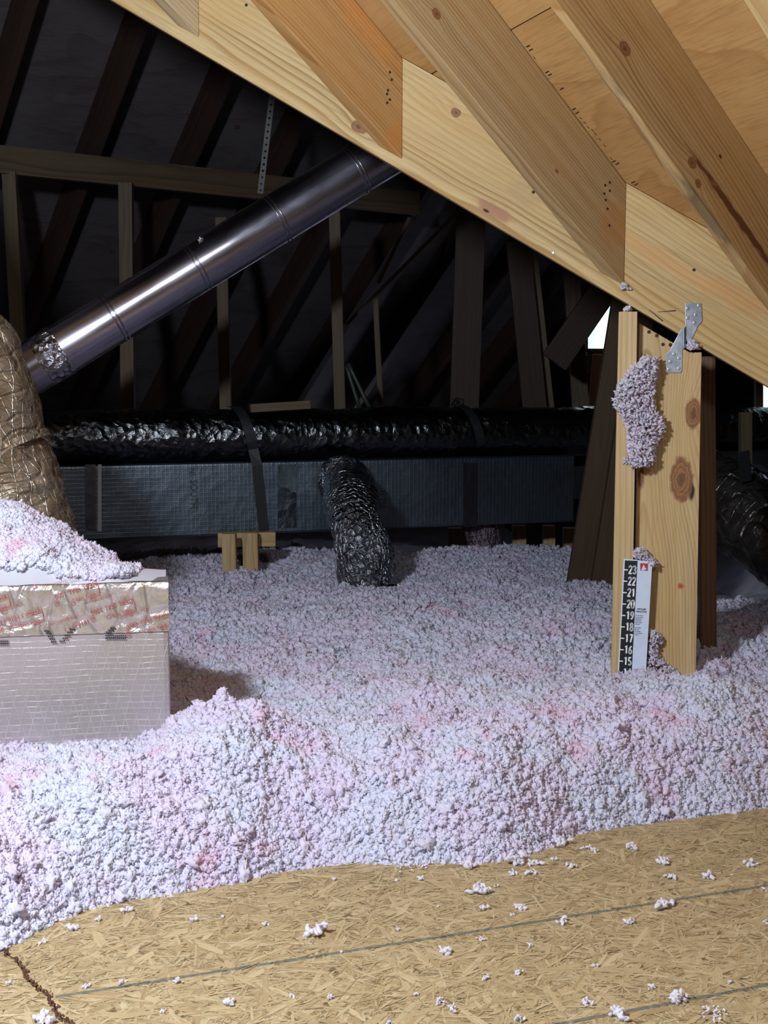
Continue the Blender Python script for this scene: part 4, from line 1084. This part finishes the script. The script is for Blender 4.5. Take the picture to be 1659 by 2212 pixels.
def path_tube(name, pts, radii, mat, parent=None, nseg=72, sub=24, disp=None):
    """smooth tube along control points (Catmull-Rom) with UV (length, girth)"""
    P_ = [Vector(p) for p in pts]; P_ = [P_[0]*2-P_[1]] + P_ + [P_[-1]*2-P_[-2]]
    R_ = [radii[0]] + list(radii) + [radii[-1]]; C_ = []; RR = []
    for i in range(1, len(P_)-2):
        for k in range(sub):
            t = k/sub; p0_, p1_, p2_, p3_ = P_[i-1:i+3]
            C_.append(0.5*((2*p1_)+(p2_-p0_)*t+(2*p0_-5*p1_+4*p2_-p3_)*t*t+(3*p1_-p0_-3*p2_+p3_)*t**3))
            RR.append(R_[i]*(1-t)+R_[i+1]*t)
    C_.append(P_[-2]); RR.append(R_[-2])
    NO = []; V = []; L_ = 0; Ls = []; ref = Vector((0.1, 0.95, 0.2))
    for i, c in enumerate(C_):
        T = (C_[min(i+1, len(C_)-1)] - C_[max(i-1, 0)]).normalized()
        U = (ref - T*ref.dot(T)).normalized(); ref = U; W2 = T.cross(U)
        if i: L_ += (c - C_[i-1]).length
        Ls.append(L_)
        for j in range(nseg):
            a = 2*math.pi*j/nseg; r = RR[i]; o_ = U*math.cos(a)+W2*math.sin(a)
            V.append(c + o_*r); NO.append(o_)
    if disp:
        dv = disp(np.array(V)); V = [p + o_*float(x) for p, o_, x in zip(V, NO, dv)]
    m = len(C_); F = [(i*nseg+j, i*nseg+(j+1) % nseg, (i+1)*nseg+(j+1) % nseg, (i+1)*nseg+j) for i in range(m-1) for j in range(nseg)]
    o = mesh_obj(name, V, F, mat, Matrix.Translation(C_[0]), parent, smooth=True)
    ul = o.data.uv_layers.new(name='UVMap')
    for p in o.data.polygons:
        vi = list(p.vertices); js = [x % nseg for x in vi]; wrap = max(js) - min(js) > nseg/2
        for li, x in zip(p.loop_indices, vi):
            j = x % nseg; j = j + nseg if (wrap and j < nseg/2) else j
            ul.data[li].uv = (Ls[x//nseg], j/nseg*2*math.pi*RR[x//nseg])
    return o
def crumple(s1, a1, s2, a2, seed, st=(1,1,1)):
    return lambda q: a1*fbm(q*np.array(st), s1, 3, seed) + a2*np.abs(fbm(q*np.array(st), s2, 3, seed+5))
M_warmfoil = flex_mat('wrinkled_foil_duct_jacket', (0.32,0.235,0.155), (0.42,0.35,0.27), 0.36, 0.7, 55, 16, 0.7, (1,1,2.4), (.50,.45,.38))  # silver foil; its warm reflection of the wood is put into the colour
FD = 2.62
fp = [at(-620,-60,FD), at(-430,250,FD), at(-290,520,FD), at(-215,680,FD), at(-110,870,FD), at(-52,1020,FD), at(-30,1130,FD), at(-20,1240,FD)]
fr_ = [v/FPX*FD for v in (165, 165, 165, 178, 178, 168, 178, 195)]
flex = path_tube('flexible_duct', fp, fr_, M_warmfoil, None, 220, 44, crumple(5, .010, 15, .006, 3, (1,1,2.2)))
tag(flex, 'bulging wrinkled foil flexible duct rising out of the insulation heap at the left edge', 'duct')
tie_p = path_tube('zip_band', [at(-53,1000,FD), at(-45,1015,FD)], [fr_[5]+.002]*2, M_warmfoil, flex, 80, 4)

# ------------------------------------------------------------------ long ducts across the back
M_dfoil = foil('duct_board_foil', (0.16,0.20,0.24), 0.42, 30, 0.25, 0.004, lines=70, dirt=0.3)
M_wrapf = foil('crumpled_black_foil_wrap', (0.13,0.14,0.15), 0.2, 42, 0.55, 0.008, dirt=0.6)
M_strap = plain('black_nylon_strap', (0.006,0.007,0.009), 0.6)
dL, dR = 4.15, 4.75
def Yd(px): # depth along the run, straight in plan
    xa, xb = at(130,1000,dL), at(1240,1000,dR); 
    # intersect ray with the vertical plane through both
    n_ = (xb-xa).cross(Vector((0,0,1))).normalized(); return xa, n_
dP, dN = Yd(0); dN = -dN if dN.y > 0 else dN
dDir = Vector((-dN.y, dN.x, 0)); dDir = -dDir if dDir.x < 0 else dDir
def dpt(px, py, k=0.0): return on_plane(px, py, dP + dN*k, dN)
bot = dpt(700,1148).z; top = dpt(700,996).z; print('duct z', bot, top)
def run(px): return (dpt(px,1000)-dP).dot(dDir)
def dq(s, z, k): return dP + dDir*s + dN*k + Vector((0,0,z-dP.z))
def duct_box(name, s0_, s1_, z0, z1, depth, label, parent=None):
    v = [dq(s0_,z0,0),dq(s1_,z0,0),dq(s1_,z1,0),dq(s0_,z1,0),dq(s0_,z0,-depth),dq(s1_,z0,-depth),dq(s1_,z1,-depth),dq(s0_,z1,-depth)]
    return mesh_obj(name, v, HEX, M_dfoil, frame_from(dq((s0_+s1_)/2,z0,0), dDir), parent, bevel=0.008)
dbx = empty('trunk_duct', dq(0.3, bot, -0.1), 'long rectangular foil faced trunk duct running across the back of the attic', 'duct')
bodyd = duct_box('body', run(60), run(1243), bot, top, 0.34, None, dbx)
# joint tape and white sealant line at the left
M_jt = foil('joint_tape', (0.12,0.12,0.14), 0.4, 30, 0.3, 0.003)
def strip(name, x0, x1, y0, y1, mat, k, parent, th=0.0015):
    pl = [dpt(x0,y0,k),dpt(x1,y0,k),dpt(x1,y1,k),dpt(x0,y1,k)]; return prism(name, pl, dN*th, mat, dDir, parent, bevel=0)
strip('joint_tape', 184, 207, 1003, 1146, M_jt, 0.0005, dbx)
M_seal = plain('bright_sealant', (0.62,0.66,0.72), 0.5, 0.2)
strip('foil_edge', 211, 219, 1003, 1148, M_seal, 0.0005, dbx, 0.004)
strip('joint_tape', 1000, 1032, 1000, 1138, M_jt, 0.0005, dbx)
strip('joint_tape', 600, 640, 1003, 1140, foil('smooth_joint_tape', (0.2,0.25,0.28), 0.25, 14, 0.5, 0.01), 0.0005, dbx)
# sideways printing on the facing
Md = Matrix((dDir, Vector((0,0,1)), dN)).transposed().to_4x4()
M_pr = plain('duct_print_ink', (0.02,0.03,0.035), 0.6)
for s_, px, py, sz in (('SOUTH', 418, 1068, 0.036), ('NS', 415, 1020, 0.030), ('V H 250', 826, 1072, 0.032)):
    Mt = Md @ Matrix.Rotation(-math.pi/2, 4, 'Z'); Mt.translation = dpt(px, py, 0.001); text_mesh('print', s_, Mt, sz, M_pr, dbx, 0.85)
# wrapped round duct lying on top
rW = (dpt(700,886).z - dpt(700,996).z)/2 + 0.004
wd = lambda q: 0.006*fbm(q, 5, 3, 61) + 0.003*np.abs(fbm(q, 24, 2, 66))
wpts = [dq(run(px), top+rW-0.004, -rW-0.005) for px in (60, 330, 620, 900, 1250, 1800, 2300)]
rd = path_tube('round_wrapped_duct', wpts, [rW*.97, rW, rW*1.0, rW*1.0, rW*.98, rW*.92, rW*.92], M_wrapf, None, 96, 60, wd)
tag(rd, 'long round duct in crumpled dark foil lying on top of the trunk duct', 'duct')
for px, py in ((882,925),(1165,932)):
    Mt = Md.copy(); Mt.translation = dpt(px, py, -0.002); text_mesh('print', 'R', Mt, 0.03, M_pr, rd, 0.9)
# continuing trunk to the right of the post
db2 = duct_box('trunk_duct', run(1400), run(2300), bot+0.03, top, 0.30, None); tag(db2, 'short visible stretch of foil trunk duct to the right of the post', 'duct')
# straps
def strap_path(name, pts, w, mat, label, th=0.002):
    V = []; F = []
    for i, (p, nrm) in enumerate(pts):
        q_ = pts[min(i+1, len(pts)-1)][0] - pts[max(i-1, 0)][0]; s_ = q_.cross(nrm).normalized()*w/2
        V += [p-s_, p+s_, p+s_+nrm*th, p-s_+nrm*th]
    for i in range(len(pts)-1):
        a, b = 4*i, 4*i+4
        for j in range(4): F.append((a+j, a+(j+1) % 4, b+(j+1) % 4, b+j))
    F += [(0,1,2,3), (4*len(pts)-4, 4*len(pts)-3, 4*len(pts)-2, 4*len(pts)-1)]
    o = mesh_obj(name, V, F, mat); return tag(o, label, 'strap') if label else o
def round_strap(px_top, px_mid, px_low, low_y, w, label):
    pts = []
    axz = top+rW-0.004; k0 = -rW-0.005
    for i in range(9):
        a = math.radians(100 - i*125/8); s = run(px_top) + (run(px_mid)-run(px_top))*i/8
        nrm = dN*math.cos(a) + Vector((0,0,math.sin(a))); pts.append((dq(s, axz, k0) + nrm*(rW+0.008), nrm))
    if px_low:
        z1 = dpt(px_low, low_y).z
        pts.append((dq(run(px_mid)+0.01, top-0.01, 0.006), dN)); pts.append((dq(run(px_low), z1, 0.004), dN))
    return strap_path('duct_strap', pts, w, M_strap, label)
round_strap(515, 548, 568, 1146, 0.036, 'wide black strap hugging both stacked ducts left of centre')
round_strap(1008, 1040, None, 0, 0.034, 'black strap around the round foil duct right of centre')
rs = np.random.RandomState(3); kp_ = dq(run(1010), top+2*rW+0.012, -rW)
scatter('strap_knot', np.array([(kp_+Vector((rng.uniform(-.02,.02),rng.uniform(-.01,.01),rng.uniform(-.012,.012))))[:] for _ in range(14)]), np.full(14,.014), M_strap, 2, 5, label='black strap knot bunched on top of the round duct', cat='strap')
kb_ = [dpt(1236,1008,.004), dpt(1272,1005,.004), dpt(1270,1075,.004), dpt(1240,1078,.004)]
o = prism('duct_bracket', kb_, dN*0.006, M_strap, dDir, bevel=0.001); tag(o, 'black strap end hanging at the right end of the trunk duct', 'strap')

# foil elbow under the trunk duct
M_elb = flex_mat('crumpled_silver_duct_jacket', (0.16,0.19,0.22), (0.30,0.33,0.37), 0.2, 1.0, 60, 42, 0.8)
ep = [dq(run(722), top-0.055, 0.01), dq(run(735), top-0.075, 0.085), at(768,1125,4.02), at(800,1275,3.96)]
er = [0.075, 0.085, 0.088, 0.090]
el = path_tube('elbow_duct', ep, er, M_elb, None, 96, 26, crumple(9, .008, 30, .008, 31))
tag(el, 'crumpled silver flexible duct elbow hanging from the front of the trunk duct', 'duct')
tub2 = path_tube('flexible_duct', [dq(run(1060), bot+.02, -0.12), at(1045,1190,4.75), at(1010,1260,4.7)], [.065,.06,.06], flex_mat('dark_purple_jacket', (.10,.07,.10), (.14,.10,.13), .4, .6), None, 60, 14, crumple(9,.005,30,.005,33))
tag(tub2, 'dim purplish flexible duct dropping from under the trunk duct right of centre', 'duct')
# big flexible duct at the right with its strap
M_dkf = flex_mat('dark_jacket', (0.06,0.05,0.045), (0.10,0.09,0.08), 0.3, 0.8, 30, 16, 0.5, netc=(.12,.11,.1))
rf = path_tube('flexible_duct', [at(1470,1020,4.1), at(1560,1070,3.95), at(1650,1140,3.8), at(1790,1250,3.6), at(1900,1400,3.5)], [.10,.125,.13,.13,.13], M_dkf, None, 96, 20, crumple(9,.008,30,.008,35))
tag(rf, 'thick dark flexible duct sloping down at the right edge behind the post', 'duct')
c_ = at(1585,1075,3.80)
pts = []
for i in range(9):
    a = math.radians(-60+i*22); base_ = at(1600, 1095, 3.93); 
    dd = (at(1650,1140,3.8)-at(1560,1070,3.95)).normalized(); u1 = dd.cross(Vector((0,1,0))).normalized(); u1 = -u1 if u1.z < 0 else u1; u2 = dd.cross(u1); u2 = -u2 if u2.y > 0 else u2
    nrm = u1*math.sin(a)+u2*math.cos(a); pts.append((base_+nrm*0.142, nrm))
strap_path('duct_strap', pts, 0.05, M_strap, 'black strap wrapped over the dark flexible duct at the right edge')
o = pxboard('duct_strap', (1606,975), (1612,1040), 3.72, 3.76, 26, .004, M_strap, 'black strap tail rising above the dark flexible duct', 'strap')
# legs under the trunk
M_lum = [wood('framing_lumber', (206,178,128), (166,126,76), pith=(.06,.02), freq=110, seed=11.0+i, tilt=.02*i) for i in range(3)]
def leg(px0, py0, px1, py1, Y, w, label, m=0, t=.038, name='support_leg'):
    return pxboard(name, (px0,py0), (px1,py1), Y, Y, w, t, M_lum[m], label, 'lumber')
leg(495,1152,497,1250,4.16,30,'left of the two short wooden legs under the trunk duct')
leg(541,1150,543,1250,4.22,33,'right of the two short wooden legs under the trunk duct, with a knot', 1)
o = board('cross_block', at(470,1166,4.26), at(594,1164,4.30), 31/FPX*4.28, .038, M_lum[2]); tag(o, 'short wooden crosspiece behind the pair of legs under the trunk duct', 'lumber')
leg(998,1140,998,1270,5.0,62,'wide dark wooden post below the trunk duct, right of centre', 0)
leg(1121,1135,1121,1260,5.0,30,'slim wooden leg under the right part of the trunk duct, left one', 1)
leg(1186,1135,1184,1260,5.05,26,'slim wooden leg under the right part of the trunk duct, right one', 2)
leg(1230,1140,1226,1255,5.2,26,'short wooden leg hidden behind the duct end', 0)
# leaning pair of boards at the duct end
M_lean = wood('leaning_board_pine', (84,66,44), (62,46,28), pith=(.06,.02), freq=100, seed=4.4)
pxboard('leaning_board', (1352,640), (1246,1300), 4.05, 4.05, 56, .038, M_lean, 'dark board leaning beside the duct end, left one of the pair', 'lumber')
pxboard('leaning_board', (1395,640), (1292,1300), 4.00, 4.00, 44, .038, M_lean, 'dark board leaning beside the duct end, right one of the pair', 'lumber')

# ------------------------------------------------------------------ dim background framing
M_bg = [wood('framing_shade_tone', (100,86,64), (76,60,43), pith=(.06,.02), freq=90, seed=21.0+i) for i in range(3)]  # shade of the unlit background is put into this wood colour
M_rf = wood('rafter_shade_tone', (64,46,38), (46,32,26), pith=(.06,.02), freq=90, seed=31.0)  # colour darkened to stand for the shade under the far roof
# rafters of the far roof, on its underside, one every 16 inches
k = 0
raft_lab = 'dark rafter of the far roof slope'
for i in range(-17, 9):
    s = i*0.406
    A = croof(s, -0.05, -0.075); B = croof(s, 4.0, -0.075)
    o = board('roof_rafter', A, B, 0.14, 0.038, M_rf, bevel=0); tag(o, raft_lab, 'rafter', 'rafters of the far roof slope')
# purlin and its struts
pa, pb = at(-160, 328, 4.43), at(0,345,4.6)
P0 = at(0,345,4.6); 
def purl(t): return P0 + Ce*t
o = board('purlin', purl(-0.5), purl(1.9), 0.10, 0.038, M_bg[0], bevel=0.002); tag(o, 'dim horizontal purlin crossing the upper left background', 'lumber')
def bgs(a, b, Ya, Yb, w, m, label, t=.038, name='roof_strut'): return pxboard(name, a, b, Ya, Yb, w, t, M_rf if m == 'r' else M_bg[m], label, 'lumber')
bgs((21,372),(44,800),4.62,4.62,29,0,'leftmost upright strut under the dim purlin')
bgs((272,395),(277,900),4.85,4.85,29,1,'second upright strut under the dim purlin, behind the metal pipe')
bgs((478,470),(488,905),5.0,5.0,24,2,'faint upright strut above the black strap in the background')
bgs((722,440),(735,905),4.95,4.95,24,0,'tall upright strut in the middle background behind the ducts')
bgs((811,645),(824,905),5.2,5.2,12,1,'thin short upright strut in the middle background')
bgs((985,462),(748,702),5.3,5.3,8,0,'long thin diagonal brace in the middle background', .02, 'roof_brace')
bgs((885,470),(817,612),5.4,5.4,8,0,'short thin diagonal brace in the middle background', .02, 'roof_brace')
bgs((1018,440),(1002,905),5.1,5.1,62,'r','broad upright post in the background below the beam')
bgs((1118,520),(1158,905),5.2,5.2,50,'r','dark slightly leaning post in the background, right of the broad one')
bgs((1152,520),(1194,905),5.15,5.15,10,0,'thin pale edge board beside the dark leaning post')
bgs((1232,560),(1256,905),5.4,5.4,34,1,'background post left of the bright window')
bgs((1610,890),(1610,1050),4.3,4.3,24,2,'short dark upright in front of the duct at the right edge')
o = pxboard('scrap_board', (540,882), (668,874), 4.28, 4.33, 18, .05, M_bg[2], 'dark scrap board lying on top of the round duct', 'lumber')
# two dark tubes leaning
M_cab = plain('dark_green_cable', (0.02,0.03,0.022), 0.5)
for k, (a, b) in enumerate((((748,790),(778,885)), ((752,785),(800,885)))):
    o = tube('cable', at(*a,4.6), at(*b,4.6), .008, .008, M_cab, None, 12, 4); tag(o, ('left' if k == 0 else 'right') + ' one of two dark cables dropping behind the round duct', 'cable')
# perforated hanger strap
def perf():
    A, B = at(590,190,4.55), at(562,418,4.62); d = (B-A).normalized(); n_ = Vector((0,-1,0)); s = d.cross(n_).normalized()*0.0105
    L_ = (B-A).length; N_ = int(L_/0.022); V = []; F = []
    for i in range(N_):
        t0 = A + d*(L_*i/N_); t1 = A + d*(L_*(i+1)/N_); c = (t0+t1)/2; i0 = len(V)
        V += [t0-s, t0+s, t1+s, t1-s]; 
        for k in range(8):
            a = 2*math.pi*k/8 + math.pi/8; V.append(c + s.normalized()*0.0045*math.cos(a)*-1 + d*0.0045*math.sin(a)*-1)
        # ring order so that each corner owns two hole vertices
        F += [(i0, i0+1, i0+4+3, i0+4+0), (i0+1, i0+2, i0+4+5, i0+4+4, i0+4+3), (i0+2, i0+3, i0+4+7, i0+4+6, i0+4+5), (i0+3, i0, i0+4+0, i0+4+7)]
        F[-4] = (i0, i0+1, i0+4+3, i0+4+2, i0+4+1, i0+4+0)
    o = mesh_obj('hanger_strap', V, F, plain('dull_strap_steel', (0.10,0.10,0.095), 0.6, 0.3)); m = o.modifiers.new('thickness', 'SOLIDIFY'); m.thickness = 0.0012
    return tag(o, 'pale perforated metal hanger strap hanging in the dark upper background', 'strap')
perf()
# windows far at the right
def pane_mat(name, st):
    n = NT(name); X = n.sep(n.obj)[0]
    b = n.math('ABSOLUTE', n.math('SUBTRACT', n.math('FRACT', n.math('MULTIPLY', X, 11.0)), .5))
    c = n.mix(n.smooth(b, .16, .2), (0.35,0.75,0.95), (0.9,1.0,1.0))
    return n.fin((0.5,0.7,0.8), 0.3, 0, None, Emission_Color=c, Emission_Strength=st)
def window(name, x0, x1, y0, y1, Y, st):
    a, b, c, d = at(x0,y1,Y), at(x1,y1,Y), at(x1,y0,Y), at(x0,y0,Y)
    o = prism(name, [a,b,c,d], Vector((0,.006,0)), pane_mat(name+'_daylight', st), Vector((1,0,0)), bevel=0); o['kind'] = 'structure'
    fw = .03
    for p, q_ in ((a,b),(b,c),(c,d),(d,a)):
        f = board('frame', p+Vector((0,-.004,0)), q_+Vector((0,-.004,0)), fw, .03, M_bg[0], parent=o, bevel=0, wide=Vector((1,0,0)) if abs((q_-p).z) > .1 else Vector((0,0,1)))
window('window_1', 1262, 1335, 640, 760, 5.9, 2.2)
window('window_2', 1638, 1760, 780, 908, 5.3, 0.9)
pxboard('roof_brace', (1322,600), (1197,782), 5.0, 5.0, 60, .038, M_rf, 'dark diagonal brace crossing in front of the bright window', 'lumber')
pxboard('stud', (1298,766), (1286,900), 5.85, 5.85, 34, .03, wood('stud_pine_sun_tone', (232,160,104), (200,124,72), seed=2.2), 'warm lit stud under the bright window', 'stud')  # sunlight is painted in as a warmer, brighter wood colour
print('objects', len(bpy.data.objects))
